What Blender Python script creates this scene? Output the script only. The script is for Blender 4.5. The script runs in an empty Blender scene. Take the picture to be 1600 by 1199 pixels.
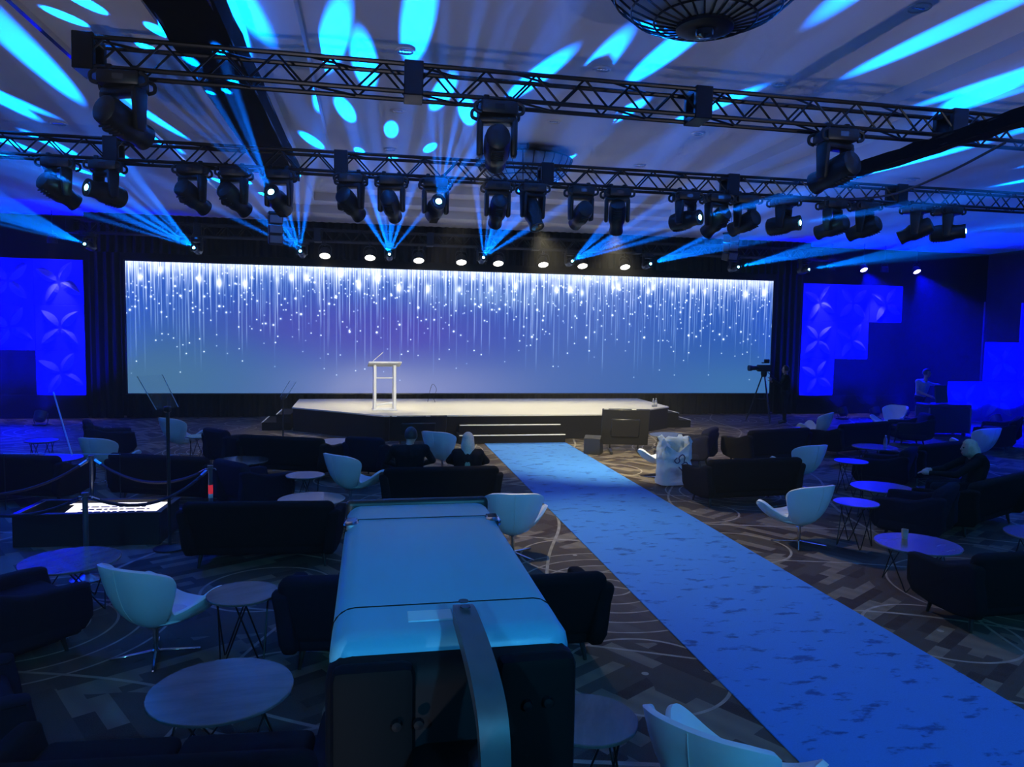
import bpy, bmesh, math, random
from mathutils import Vector, Matrix, Quaternion
PI = math.pi; R = math.radians
random.seed(7)
sc = bpy.context.scene
COL = sc.collection

# ------------------------------------------------------------------ camera
CAM_F, YAW, PITCH, ROLL = 1145.4, .1907, .0713, .0159
cd = bpy.data.cameras.new('camera'); cd.sensor_fit = 'HORIZONTAL'; cd.sensor_width = 36
cd.lens = CAM_F / 1600 * 36; cd.clip_start = .05; cd.clip_end = 200
co = bpy.data.objects.new('camera', cd); COL.objects.link(co)
_f = Vector((math.sin(YAW)*math.cos(PITCH), math.cos(YAW)*math.cos(PITCH), -math.sin(PITCH)))
_r = Vector((math.cos(YAW), -math.sin(YAW), 0)); _u = _r.cross(_f)
_r2 = _r*math.cos(ROLL) + _u*math.sin(ROLL); _u2 = _u*math.cos(ROLL) - _r*math.sin(ROLL)
co.matrix_world = Matrix(((_r2.x, _u2.x, -_f.x, 0), (_r2.y, _u2.y, -_f.y, 0), (_r2.z, _u2.z, -_f.z, 2.6), (0, 0, 0, 1)))
sc.camera = co

# ------------------------------------------------------------------ world: theatrical haze in a closed ballroom
HAZE = .0055
wd = bpy.data.worlds.new('hall_air'); sc.world = wd; wd.use_nodes = True
_nt = wd.node_tree
_nt.nodes['Background'].inputs[0].default_value = (0, 0, 0, 1)
_vs = _nt.nodes.new('ShaderNodeVolumeScatter')
_vs.inputs['Density'].default_value = HAZE; _vs.inputs['Anisotropy'].default_value = .35
_nt.links.new(_vs.outputs[0], _nt.nodes['World Output'].inputs['Volume'])

# ------------------------------------------------------------------ exposure and light levels
vs = sc.view_settings; vs.view_transform = 'Standard'; vs.look = 'None'; vs.gamma = 1; vs.use_curve_mapping = False
vs.exposure = 0.0
cy = sc.cycles
cy.use_denoising = True; cy.max_bounces = 4; cy.diffuse_bounces = 2; cy.glossy_bounces = 2; cy.transmission_bounces = 5
cy.volume_bounces = 0; cy.transparent_max_bounces = 8; cy.sample_clamp_indirect = 4; cy.sample_clamp_direct = 0
cy.use_adaptive_sampling = True; cy.adaptive_threshold = .09; cy.adaptive_min_samples = 16
cy.caustics_reflective = False; cy.caustics_refractive = False
P_PAR, P_BEAM, P_BLUE, P_REAR_FILL, P_KEY, P_TOPPAR = 330, 350000, 3000, 560, 4000, 170
SCREEN = 1.0; P_CEIL_FILL = 950; P_WARM = 2300
BEAM_RGB = (.0, .15, 1.0); BLUE_RGB = (.0, .0, 1.0); REAR_FILL_RGB = (.06, .50, 1.0); PAR_RGB = (1.0, .93, .62)

# ------------------------------------------------------------------ node helpers
class NX:
    """a socket with arithmetic"""
    def __init__(s, nt, sock): s.nt = nt; s.k = sock
    def op(s, o, *a):
        n = s.nt.nodes.new('ShaderNodeMath'); n.operation = o
        for i, q in enumerate((s,) + a):
            if isinstance(q, NX): s.nt.links.new(q.k, n.inputs[i])
            else: n.inputs[i].default_value = q
        return NX(s.nt, n.outputs[0])
    def __add__(s, o): return s.op('ADD', o)
    __radd__ = __add__
    def __mul__(s, o): return s.op('MULTIPLY', o)
    __rmul__ = __mul__
    def __sub__(s, o): return s.op('SUBTRACT', o)
    def __rsub__(s, o): return (s*-1) + o
    def __truediv__(s, o): return s.op('DIVIDE', o)
    def floor(s): return s.op('FLOOR')
    def fract(s): return s.op('FRACT')
    def abs(s): return s.op('ABSOLUTE')
    def sqrt(s): return s.op('SQRT')
    def lt(s, o): return s.op('LESS_THAN', o)
    def gt(s, o): return s.op('GREATER_THAN', o)
    def mn(s, o): return s.op('MINIMUM', o)
    def mx(s, o): return s.op('MAXIMUM', o)
    def pw(s, o): return s.op('POWER', o)
    def exp(s): return s.op('EXPONENT')
    def clamp(s):
        r = s.op('ADD', 0.0); r.k.node.use_clamp = True; return r
    def ss(s, a, b):
        n = s.nt.nodes.new('ShaderNodeMapRange'); n.interpolation_type = 'SMOOTHSTEP'
        s.nt.links.new(s.k, n.inputs[0]); n.inputs[1].default_value = a; n.inputs[2].default_value = b
        return NX(s.nt, n.outputs[0])
def objxyz(nt):
    t = nt.nodes.new('ShaderNodeTexCoord'); s = nt.nodes.new('ShaderNodeSeparateXYZ'); nt.links.new(t.outputs['Object'], s.inputs[0])
    return t.outputs['Object'], NX(nt, s.outputs[0]), NX(nt, s.outputs[1]), NX(nt, s.outputs[2])
def white(nt, *xs):
    c = nt.nodes.new('ShaderNodeCombineXYZ')
    for i, q in enumerate(xs):
        if isinstance(q, NX): nt.links.new(q.k, c.inputs[i])
        else: c.inputs[i].default_value = q
    n = nt.nodes.new('ShaderNodeTexWhiteNoise'); n.noise_dimensions = '3D'; nt.links.new(c.outputs[0], n.inputs['Vector'])
    return NX(nt, n.outputs['Value'])
def noise(nt, vec, scale, detail=2, rough=.5):
    n = nt.nodes.new('ShaderNodeTexNoise'); n.inputs['Scale'].default_value = scale; n.inputs['Detail'].default_value = detail
    n.inputs['Roughness'].default_value = rough
    if vec is not None: nt.links.new(vec, n.inputs['Vector'])
    return NX(nt, n.outputs[0])
def mixc(nt, fac, a, b, mode='MIX'):
    n = nt.nodes.new('ShaderNodeMix'); n.data_type = 'RGBA'; n.blend_type = mode
    for i, q in ((0, fac), (6, a), (7, b)):
        if isinstance(q, NX): nt.links.new(q.k, n.inputs[i])
        elif isinstance(q, (tuple, list)): n.inputs[i].default_value = tuple(q) + (1,) if len(q) == 3 else q
        elif isinstance(q, (int, float)): n.inputs[i].default_value = q
        else: nt.links.new(q, n.inputs[i])
    return n.outputs[2]

MATS = {}
def M(name, col=(.5, .5, .5), rough=.5, metal=0., var=.12, scale=14., bump=0., bscale=60., spec=.5, trans=0., emit=None, es=0., coat=0., alpha=1.):
    if name in MATS: return MATS[name]
    m = bpy.data.materials.new(name); m.use_nodes = True; nt = m.node_tree; b = nt.nodes['Principled BSDF']
    b.inputs['Roughness'].default_value = rough; b.inputs['Metallic'].default_value = metal
    b.inputs['Specular IOR Level'].default_value = spec; b.inputs['Transmission Weight'].default_value = trans
    b.inputs['Coat Weight'].default_value = coat; b.inputs['Alpha'].default_value = alpha
    oc = nt.nodes.new('ShaderNodeTexCoord').outputs['Object']
    if var:
        n = noise(nt, oc, scale, 3)
        d = tuple(max(0, c*(1-var)) for c in col); l = tuple(min(1, c*(1+var)) for c in col)
        nt.links.new(mixc(nt, n, d, l), b.inputs['Base Color'])
    else: b.inputs['Base Color'].default_value = tuple(col) + (1,)
    if bump:
        n = noise(nt, oc, bscale, 4); bp = nt.nodes.new('ShaderNodeBump'); bp.inputs['Strength'].default_value = bump
        bp.inputs['Distance'].default_value = .01; nt.links.new(n.k, bp.inputs['Height']); nt.links.new(bp.outputs[0], b.inputs['Normal'])
    if emit:
        b.inputs['Emission Color'].default_value = tuple(emit) + (1,); b.inputs['Emission Strength'].default_value = es
    if emit: m.cycles.emission_sampling = 'NONE'
    MATS[name] = m; return m

# ------------------------------------------------------------------ mesh helpers
class MB:
    def __init__(s): s.v = []; s.f = []; s.mi = []; s.cur = 0
    def add(s, vs, fs):
        o = len(s.v); s.v += [Vector(p) for p in vs]; s.f += [tuple(i+o for i in f) for f in fs]; s.mi += [s.cur]*len(fs); return s
    def box(s, c, d, M3=None):
        x, y, z = (q/2 for q in d); P = [Vector((a, b, e)) for a in (-x, x) for b in (-y, y) for e in (-z, z)]
        if M3 is not None: P = [M3 @ p for p in P]
        return s.add([p + Vector(c) for p in P], [(0, 1, 3, 2), (4, 6, 7, 5), (0, 4, 5, 1), (2, 3, 7, 6), (0, 2, 6, 4), (1, 5, 7, 3)])
    def rbox(s, c, d, r, seg=2, M3=None, fn=None):
        bm = bmesh.new(); bmesh.ops.create_cube(bm, size=1)
        for v in bm.verts: v.co = Vector((v.co.x*d[0], v.co.y*d[1], v.co.z*d[2]))
        bmesh.ops.bevel(bm, geom=bm.edges[:], offset=min(r, min(d)*.499), segments=seg, affect='EDGES', profile=.5)
        return s.frombm(bm, c, M3, fn)
    def frombm(s, bm, c=(0, 0, 0), M3=None, fn=None):
        bm.verts.index_update(); P = []
        for v in bm.verts:
            p = Vector(v.co)
            if fn: p = Vector(fn(p))
            if M3 is not None: p = M3 @ p
            P.append(p + Vector(c))
        F = [tuple(v.index for v in f.verts) for f in bm.faces]; bm.free(); return s.add(P, F)
    def tube(s, pts, r, seg=8, cap=True, closed=False):
        pts = [Vector(p) for p in pts]; n = len(pts); rings = []
        rr = r if isinstance(r, (list, tuple)) else [r]*n
        t0 = (pts[1]-pts[0]).normalized(); a = t0.orthogonal().normalized()
        for i, p in enumerate(pts):
            if closed: t = (pts[(i+1) % n]-pts[i-1]).normalized()
            else: t = (pts[min(i+1, n-1)]-pts[max(i-1, 0)]).normalized()
            a = (a - t*a.dot(t)); a = a.normalized() if a.length > 1e-6 else t.orthogonal().normalized()
            b = t.cross(a)
            rings.append([p + (a*math.cos(2*PI*k/seg) + b*math.sin(2*PI*k/seg))*rr[i] for k in range(seg)])
        V = [q for g in rings for q in g]; F = []
        for i in range(n if closed else n-1):
            j = (i+1) % n
            for k in range(seg): F.append((i*seg+k, i*seg+(k+1) % seg, j*seg+(k+1) % seg, j*seg+k))
        if cap and not closed: F.append(tuple(range(seg-1, -1, -1))); F.append(tuple((n-1)*seg+k for k in range(seg)))
        return s.add(V, F)
    def lathe(s, prof, seg=24, c=(0, 0, 0), M3=None, closed=False, sy=1.):
        n = len(prof); V = []
        for (r, z) in prof:
            for k in range(seg):
                p = Vector((r*math.cos(2*PI*k/seg), sy*r*math.sin(2*PI*k/seg), z)); V.append((M3 @ p if M3 is not None else p) + Vector(c))
        F = []
        for i in range(n if closed else n-1):
            j = (i+1) % n
            for k in range(seg): F.append((i*seg+k, i*seg+(k+1) % seg, j*seg+(k+1) % seg, j*seg+k))
        if not closed:
            if prof[0][0] > 1e-5: F.append(tuple(range(seg-1, -1, -1)))
            if prof[-1][0] > 1e-5: F.append(tuple((n-1)*seg+k for k in range(seg)))
        return s.add(V, F)
    def prism(s, poly, z0, z1, fn=None):
        n = len(poly); V = [Vector((x, y, z0)) for x, y in poly] + [Vector((x, y, z1)) for x, y in poly]
        if fn: V = [Vector(fn(p)) for p in V]
        return s.add(V, [tuple(range(n-1, -1, -1)), tuple(range(n, 2*n))] + [(i, (i+1) % n, n+(i+1) % n, n+i) for i in range(n)])
    def ball(s, c, r, seg=16, M3=None):
        r = r if isinstance(r, (tuple, list)) else (r, r, r); bm = bmesh.new(); bmesh.ops.create_uvsphere(bm, u_segments=seg, v_segments=max(6, seg*2//3), radius=1)
        for v in bm.verts: v.co = Vector((v.co.x*r[0], v.co.y*r[1], v.co.z*r[2]))
        return s.frombm(bm, c, M3)
    def mesh(s, name, mats, smooth=True, ang=38):
        me = bpy.data.meshes.new(name); me.from_pydata(s.v, [], s.f)
        for m in (mats if isinstance(mats, (list, tuple)) else [mats]): me.materials.append(m)
        if any(s.mi): me.polygons.foreach_set('material_index', s.mi)
        bm = bmesh.new(); bm.from_mesh(me); bmesh.ops.recalc_face_normals(bm, faces=bm.faces[:]); bm.to_mesh(me); bm.free()
        if smooth: me.shade_smooth(); me.set_sharp_from_angle(angle=R(ang))
        me.update(); return me
    def build(s, name, mat, parent=None, smooth=True, ang=38):
        return inst(name, s.mesh(name, mat, smooth, ang), parent)
def inst(name, me, parent=None, loc=None, rot=None):
    o = bpy.data.objects.new(name, me); COL.objects.link(o); o.parent = parent
    if loc is not None: o.location = loc
    if rot is not None:
        if isinstance(rot, Quaternion): o.rotation_mode = 'QUATERNION'; o.rotation_quaternion = rot
        else: o.rotation_euler = rot
    return o
def tag(o, label=None, cat=None, group=None, kind=None):
    if label: o['label'] = label
    if cat: o['category'] = cat
    if group: o['group'] = group
    if kind: o['kind'] = kind
    return o
def thing(name, label, cat, loc=(0, 0, 0), rz=0, group=None):
    o = inst(name, None, None, loc, (0, 0, rz)); return tag(o, label, cat, group)
def struct(o, label=None): return tag(o, label, None, None, 'structure')
def copy_tree(o, parent=None):
    c = o.copy(); COL.objects.link(c); c.parent = parent
    for ch in o.children: copy_tree(ch, c)
    return c
def place(proto, used, loc, rz, label, group):
    o = proto if not used else copy_tree(proto)
    used.append(1); o.location = loc; o.rotation_euler = (0, 0, rz); tag(o, label, None, group); return o
def baked(o):
    """apply an object's modifiers into a plain mesh"""
    dg = bpy.context.evaluated_depsgraph_get(); dg.update(); me = bpy.data.meshes.new_from_object(o.evaluated_get(dg))
    old = o.data; o.modifiers.clear(); o.data = me; bpy.data.meshes.remove(old); return o
def catmull(P, n, closed=False):
    P = [Vector(p) for p in P]; out = []; m = len(P)
    for i in range(m if closed else m-1):
        if closed: a, b, c, d = P[i-1], P[i], P[(i+1) % m], P[(i+2) % m]
        else: a, b, c, d = P[max(i-1, 0)], P[i], P[i+1], P[min(i+2, m-1)]
        for k in range(n):
            t = k/n; out.append(.5*((2*b) + (c-a)*t + (2*a-5*b+4*c-d)*t*t + (3*b-a-3*c+d)*t**3))
    if not closed: out.append(P[-1])
    return out
def spot(name, parent, loc, rot, power, rgb, size, blend=.3, radius=.05, gobo=None):
    L = bpy.data.lights.new(name, 'SPOT'); L.energy = power; L.color = rgb; L.spot_size = R(size); L.spot_blend = blend; L.shadow_soft_size = radius
    o = bpy.data.objects.new(name, L); COL.objects.link(o); o.parent = parent; o.location = loc
    if isinstance(rot, Quaternion): o.rotation_mode = 'QUATERNION'; o.rotation_quaternion = rot
    else: o.rotation_euler = rot
    if gobo: gobo(L)
    return o
def aimq(d, tilt_axis=None):
    """rotation taking local +Z to d with local X horizontal"""
    d = Vector(d).normalized(); x = Vector((0, 0, 1)).cross(d)
    x = x.normalized() if x.length > 1e-4 else Vector((1, 0, 0)); y = d.cross(x)
    return Matrix((x, y, d)).transposed().to_quaternion()

# ------------------------------------------------------------------ surface materials
def mat_carpet():
    m = bpy.data.materials.new('patterned_carpet'); m.use_nodes = True; nt = m.node_tree; b = nt.nodes['Principled BSDF']
    oc, x, y, z = objxyz(nt)
    wob = (noise(nt, oc, 1.1, 1)-.5)*.25
    # rotated blocks: bars and L shapes
    def blocks(a, su, sv, seed):
        ca, sa = math.cos(a), math.sin(a)
        u = x*ca + y*sa; v = y*ca - x*sa
        row = (v/sv).floor(); sh = white(nt, row, seed, 0.)*su
        uu = (u + sh)/su; cell = white(nt, uu.floor(), row, seed+1.)
        edge = (((uu.fract()-.5).abs()).gt(.46)).mx((((v/sv).fract()-.5).abs()).gt(.44))
        return cell, edge
    c1, e1 = blocks(R(32), .44, .115, 3.); c2, e2 = blocks(R(-58), .52, .135, 9.)
    zone = noise(nt, oc, .55, 0).gt(.5)
    cell = c1*(1-zone) + c2*zone
    wv = ((x*.83+y*.55 + wob)*34.).op('SINE')*.5+.5
    base = mixc(nt, cell.gt(.62), (.062, .05, .036), (.19, .158, .105))
    base = mixc(nt, cell.lt(.2), base, (.034, .02, .015))
    # circles with rings
    def circ(g, ox, oy, rmax, pitch, lw, seed):
        X = (x+ox)/g; Y = (y+oy)/g; cx = X.floor(); cyy = Y.floor()
        jx = (white(nt, cx, cyy, seed)-.5)*.35; jy = (white(nt, cx, cyy, seed+4.)-.5)*.35
        dx = (X.fract()-.5-jx)*g; dy = (Y.fract()-.5-jy)*g
        d = (dx*dx + dy*dy).sqrt()
        inside = d.lt(rmax); ln = ((d/pitch).fract()).lt(lw); band = ((d/pitch).floor()*.5).fract().gt(.2)
        return inside, ln*inside, band*inside, d
    in1, l1, b1, d1 = circ(4.6, .6, .3, 1.35, .225, .10, 11.)
    base = mixc(nt, in1*.75, base, (.085, .07, .052))
    base = mixc(nt, b1*.6, base, (.055, .04, .03))
    base = mixc(nt, l1, base, (.36, .32, .24))
    in2, l2, b2, d2 = circ(2.6, 1.9, 1.4, 1.22, .62, .045, 23.)
    base = mixc(nt, l2, base, (.36, .32, .24))
    # straight cream lines
    su = ((x*.42+y*.91)/1.55 + (noise(nt, oc, .35, 0)*.5)).fract().lt(.022)
    sv = ((x*.95-y*.30)/2.1 + (noise(nt, oc, .3, 0)*.6)).fract().lt(.017)
    base = mixc(nt, su.mx(sv), base, (.34, .31, .23))
    base = mixc(nt, wv*.28, base, (.05, .04, .035))
    sp = noise(nt, oc, 130, 2)
    base = mixc(nt, (sp-.35)*.8, base, (.13, .11, .08))
    nt.links.new(base, b.inputs['Base Color']); b.inputs['Roughness'].default_value = .95; b.inputs['Specular IOR Level'].default_value = .15
    bp = nt.nodes.new('ShaderNodeBump'); bp.inputs['Strength'].default_value = .5; bp.inputs['Distance'].default_value = .006
    nt.links.new(sp.k, bp.inputs['Height']); nt.links.new(bp.outputs[0], b.inputs['Normal'])
    return m
def mat_runner():
    m = bpy.data.materials.new('blue_runner_pile'); m.use_nodes = True; nt = m.node_tree; b = nt.nodes['Principled BSDF']
    oc, x, y, z = objxyz(nt)
    mp = nt.nodes.new('ShaderNodeMapping'); mp.inputs['Scale'].default_value = (1.6, 3.4, 1); mp.inputs['Rotation'].default_value = (0, 0, .5); nt.links.new(oc, mp.inputs[0])
    a = noise(nt, mp.outputs[0], 2.3, 6, .62).ss(.56, .66); c = noise(nt, oc, 90, 3)
    col = mixc(nt, c, (.04, .19, .56), (.065, .26, .70)); col = mixc(nt, a*.8, col, (.012, .06, .23))
    nt.links.new(col, b.inputs['Base Color']); b.inputs['Roughness'].default_value = .9; b.inputs['Specular IOR Level'].default_value = .2
    bp = nt.nodes.new('ShaderNodeBump'); bp.inputs['Strength'].default_value = .6; bp.inputs['Distance'].default_value = .01
    nt.links.new((c*.4 - a).k, bp.inputs['Height']); nt.links.new(bp.outputs[0], b.inputs['Normal'])
    return m
def mat_screen():
    """falling star light on an LED wall: u 0..19.5 m, v 0..3.66 m"""
    m = bpy.data.materials.new('led_star_rain'); m.use_nodes = True; nt = m.node_tree; b = nt.nodes['Principled BSDF']
    oc, u, _, v = objxyz(nt)
    def g(u0, v0, su, sv):
        a = (u-u0)/su; c = (v-v0)/sv; return ((a*a + c*c)*-1.).exp()
    n1 = noise(nt, oc, .35, 2)
    col = mixc(nt, v.ss(.2, 3.2), (.035, .125, .43), (.03, .115, .55))
    col = mixc(nt, (g(7.2, 1.75, 3.6, 1.0)*1.1).clamp(), col, (.065, .06, .47))
    col = mixc(nt, (g(4.6, 1.9, 2.4, .8)*.6).clamp(), col, (.075, .07, .47))
    col = mixc(nt, (g(7.4, .1, 3.3, .85)*.95).clamp(), col, (.26, .30, .60))
    col = mixc(nt, (g(.6, .4, 3.4, 1.3)*.9).clamp(), col, (.07, .185, .33))
    col = mixc(nt, (g(18.5, .2, 2.5, .9)*.6).clamp(), col, (.06, .21, .44))
    col = mixc(nt, (g(10.5, 2.9, 1.9, .28)*.35).clamp(), col, (.25, .42, .75))
    col = mixc(nt, (n1-.5)*.4, col, (.06, .17, .52))
    acc = None
    def layer(n, vmin, vmax, lw, li, dotr, di, pdot, seed, fade):
        cell = (u*n + seed*.37).floor(); fx = ((u*n + seed*.37).fract()-.5)/n
        fx = fx + (white(nt, cell, seed, 7.)-.5)*(.6/n)
        r1 = white(nt, cell, seed, 1.); r2 = white(nt, cell, seed, 2.); r3 = white(nt, cell, seed, 3.)
        vb = r1*(vmax-vmin) + vmin
        ln = ((fx/lw)*(fx/lw)*-1.).exp() * (v-vb).ss(-.02, fade) * (r2*.8+.2) * li
        dv = v-vb-.02; d2 = (fx*fx + dv*dv)/(dotr*dotr)
        dt = r3.lt(pdot) * di / ((d2+1.)*(d2+1.)) * (r2*.9+.35)
        return ln + dt
    for a in ((7.0, .35, 2.4, .012, .55, .015, 2.8, .5, 3., .7),
              (10.0, 1.1, 3.1, .012, .7, .017, 3.4, .8, 17., .6),
              (15.0, 2.2, 3.6, .013, 1.2, .019, 3.4, .7, 29., .4),
              (5.0, 1.7, 3.3, .013, .6, .024, 5., .8, 41., .8),
              (21.0, 2.7, 3.7, .014, 1.3, .018, 2.0, .5, 53., .5)):
        q = layer(*a); acc = q if acc is None else acc + q
    # bright clusters near the top edge
    n = 1.7; cell = (u*n).floor(); fx = ((u*n).fract()-.5)/n + (white(nt, cell, 5., 7.)-.5)*.5
    dv = v - (white(nt, cell, 5., 1.)*.42 + 3.1); d2 = fx*fx/(.07*.07) + dv*dv/(.12*.12)
    acc = acc + (white(nt, cell, 5., 2.)*1.1+.2)/((d2+1.)*(d2+1.))*3.2
    acc = acc + v.ss(3.2, 3.75)*(noise(nt, oc, 5., 3)*1.9)
    col2 = mixc(nt, (acc*.9).clamp(), (.30, .62, 1.0), (.92, 1.0, .92))
    sc_ = nt.nodes.new('ShaderNodeVectorMath'); sc_.operation = 'SCALE'; nt.links.new(col2, sc_.inputs[0]); nt.links.new((acc*.62).k, sc_.inputs['Scale'])
    ad = nt.nodes.new('ShaderNodeVectorMath'); ad.operation = 'ADD'; nt.links.new(col, ad.inputs[0]); nt.links.new(sc_.outputs[0], ad.inputs[1])
    b.inputs['Base Color'].default_value = (.01, .01, .012, 1); b.inputs['Roughness'].default_value = .6
    nt.links.new(ad.outputs[0], b.inputs['Emission Color']); b.inputs['Emission Strength'].default_value = SCREEN
    return m
m_carpet, m_runner, m_screen = mat_carpet(), mat_runner(), mat_screen()
m_ceil = M('ceiling_paint', (.88, .85, .86), .9, var=.04, scale=2)
m_wall = M('dark_wall_fabric', (.05, .05, .07), .9, var=.2, scale=3)
m_drape = M('black_velour', (.006, .006, .008), .95, var=.3, scale=5, spec=.1)
m_blackmetal = M('black_truss_coating', (.016, .016, .02), .35, .6, var=.2)
m_plast = M('black_plastic', (.012, .012, .014), .42, var=.2)
m_chrome = M('chrome', (.75, .77, .8), .12, 1., var=.03)
m_white = M('white_gloss_laminate', (.82, .82, .80), .35, var=.03)
m_skirt = M('black_stage_skirt', (.004, .004, .005), .9, var=.3, scale=4, spec=.2)
m_deck = M('pale_stage_floor', (.66, .62, .52), .5, var=.06, scale=1.5)
m_nosing = M('white_nosing_tape', (.8, .8, .76), .6, var=.03)
m_relief = M('relief_panel_blue_light', (.03, .035, .75), .6, var=.03)  # blue of the uplights is put into the tile colour
m_petal = M('relief_petal_blue_light', (.15, .15, .75), .6, var=.03)  # petal colour carries the blue light too, paler for the highlights
m_lens_on = M('lens_lit_cyan', (.1, .3, .4), .2, var=0, emit=(.25, .95, 1.), es=26)
m_lens_par = M('lens_lit_warm', (.5, .5, .45), .3, var=0, emit=(1., .95, .82), es=14)
m_lens_violet = M('lens_lit_violet', (.4, .4, .6), .3, var=0, emit=(.55, .5, 1.), es=9)
m_lens_blue = M('lens_lit_blue', (.1, .1, .5), .3, var=0, emit=(.05, .08, 1.), es=2.5)
m_lens_off = M('dark_lens_glass', (.02, .03, .05), .06, var=.1, coat=1.)

# ------------------------------------------------------------------ room shell
XL, XR, Y0, Y1, ZS = -14.0, 21.6, -12.0, 22.7, 5.6
struct(MB().box(((XL+XR)/2, (Y0+Y1)/2, -.05), (XR-XL, Y1-Y0, .1)).build('floor', m_carpet), 'patterned ballroom carpet with arcs and blocks')
cm = MB()
LV = [(6.2, (-0.8, 7.5, -8.0, 18.6)), (6.0, (-1.4, 8.1, -8.7, 19.3)), (5.8, (-2.1, 8.8, -9.4, 20.0)), (5.6, (XL, XR, Y0, Y1))]
def rect(a, z): x0, x1, y0, y1 = a; return [(x0, y0, z), (x1, y0, z), (x1, y1, z), (x0, y1, z)]
cm.add(rect(LV[0][1], 6.2), [(0, 1, 2, 3)])
for i in range(1, 4):
    z, a = LV[i]; zi, ai = LV[i-1]
    cm.add(rect(ai, zi) + rect(ai, z), [(k, (k+1) % 4, 4+(k+1) % 4, 4+k) for k in range(4)])
    cm.add(rect(ai, z) + rect(a, z), [(k, (k+1) % 4, 4+(k+1) % 4, 4+k) for k in range(4)])
struct(cm.build('ceiling', m_ceil, smooth=False), 'pale stepped ballroom ceiling')
struct(MB().box((XL-.1, (Y0+Y1)/2, 2.8), (.2, Y1-Y0, 5.6)).build('wall_left', m_wall))
struct(MB().box((XR+.1, (Y0+Y1)/2, 2.8), (.2, Y1-Y0, 5.6)).build('wall_right', m_wall))
struct(MB().box(((XL+XR)/2, Y0-.1, 3.1), (XR-XL, .2, 6.2)).build('wall_rear', m_wall))
struct(MB().box(((XL+XR)/2, Y1+.1, 2.8), (XR-XL, .2, 5.6)).build('wall_stage', m_drape))
# slim dark moulding along the ceiling soffit
struct(MB().box((-3.25, 5, 5.565), (.05, 30, .07)).build('trim_1', m_chrome))

def drape(name, label, x0, x1, y, z0, z1, pitch=.22, amp=.045):
    n = int((x1-x0)/pitch*6); V = []; F = []
    for j, zz in enumerate((z0, (z0+z1)/2, z1)):
        for i in range(n+1):
            t = x0+(x1-x0)*i/n; k = 1.25 if j == 0 else 1.
            V.append((t, y + amp*k*math.sin(2*PI*(t/pitch)+.6*math.sin(t*1.7)), zz))
    w = n+1
    for j in range(2):
        for i in range(n): F.append((j*w+i, j*w+i+1, (j+1)*w+i+1, (j+1)*w+i))
    o = MB().add(V, F).build(name, m_drape); return tag(o, label, 'drape')
drape('valance_drape', 'black pleated valance drape hanging above the LED wall', -7.5, 13.85, 21.55, 4.55, 5.58)
drape('masking_drape', 'black pleated drape between LED wall and left blue-lit relief panel', -7.55, -6.75, 21.95, .02, 4.6)
drape('masking_drape', 'black pleated drape between LED wall and right blue-lit relief panel', 12.95, 13.85, 21.95, .02, 4.6)
drape('masking_drape', 'black pleated drape under the lower edge of the LED wall', -6.7, 12.9, 22.1, .02, .66)

# ------------------------------------------------------------------ LED wall
led = thing('led_screen', 'wide LED wall showing falling white stars on blue', 'screen', (-6.642, 22.0, .705))
MB().box((9.75, .12, 1.83), (19.5, .2, 3.66)).build('cabinet', m_plast, led)
MB().add([(0, 0, 0), (19.5, 0, 0), (19.5, 0, 3.657), (0, 0, 3.657)], [(0, 1, 2, 3)]).build('display_face', m_screen, led, smooth=False)
fr = MB()
for c, d in (((9.75, .06, -.02), (19.6, .16, .04)), ((9.75, .06, 3.68), (19.6, .16, .04)), ((-.02, .06, 1.83), (.04, .16, 3.7)), ((19.52, .06, 1.83), (.04, .16, 3.7))): fr.box(c, d)
fr.build('edge_frame', m_plast, led)

# ------------------------------------------------------------------ stage
st = thing('stage', 'low black-skirted stage with pale floor and angled corners', 'stage', (0, 0, 0))
SP = [(.3, 17.15), (5.9, 17.2), (8.05, 18.9), (8.05, 21.3), (-1.98, 21.3), (-1.95, 19.1)]
MB().prism([(x*.996+.012, y*.999+.02) for x, y in SP], 0, .565).build('skirt', m_skirt, st, smooth=False)
MB().prism(SP, .565, .6).build('deck', m_deck, st, smooth=False)
ns = MB()
for i in (5, 0, 1): 
    a, b_ = Vector(SP[i] + (.582,)), Vector(SP[(i+1) % 6] + (.582,)); ns.tube([a, b_], .012, 4)
ns.build('edge_trim', m_nosing, st)
def stairs(label, loc, rz, w, steps):
    s = thing('stage_steps', label, 'steps', loc, rz)
    for i, (d, zt) in enumerate(steps):
        t = MB().box((0, -d/2, zt/2), (w*(1.035 if i == len(steps)-1 else 1), d, zt)).build('step', m_skirt, s, smooth=False)
        wi = w*(1.035 if i == len(steps)-1 else 1)
        MB().box((0, -d+.006, zt-.004), (wi, .03, .02)).build('nosing', m_nosing, t, smooth=False)
    return s
stairs('wide black two-tread steps at the head of the blue runner', (3.24, 17.15, 0), 0, 2.42, [(.30, .40), (.60, .20)])
stairs('narrow black side steps beside the lectern end of the stage', (-2.0, 19.9, 0), -PI/2, 1.3, [(.35, .40), (.70, .20)])
stairs('narrow black side steps below the bottles on the stage corner', (8.07, 19.7, 0), PI/2, 1.3, [(.35, .40), (.70, .20)])
tag(MB().rbox((3.535, 7.2, .006), (1.93, 19.2, .012), .005, 1).build('aisle_runner', m_runner), 'long scuffed blue carpet runner leading to the stage steps', 'runner')

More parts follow.
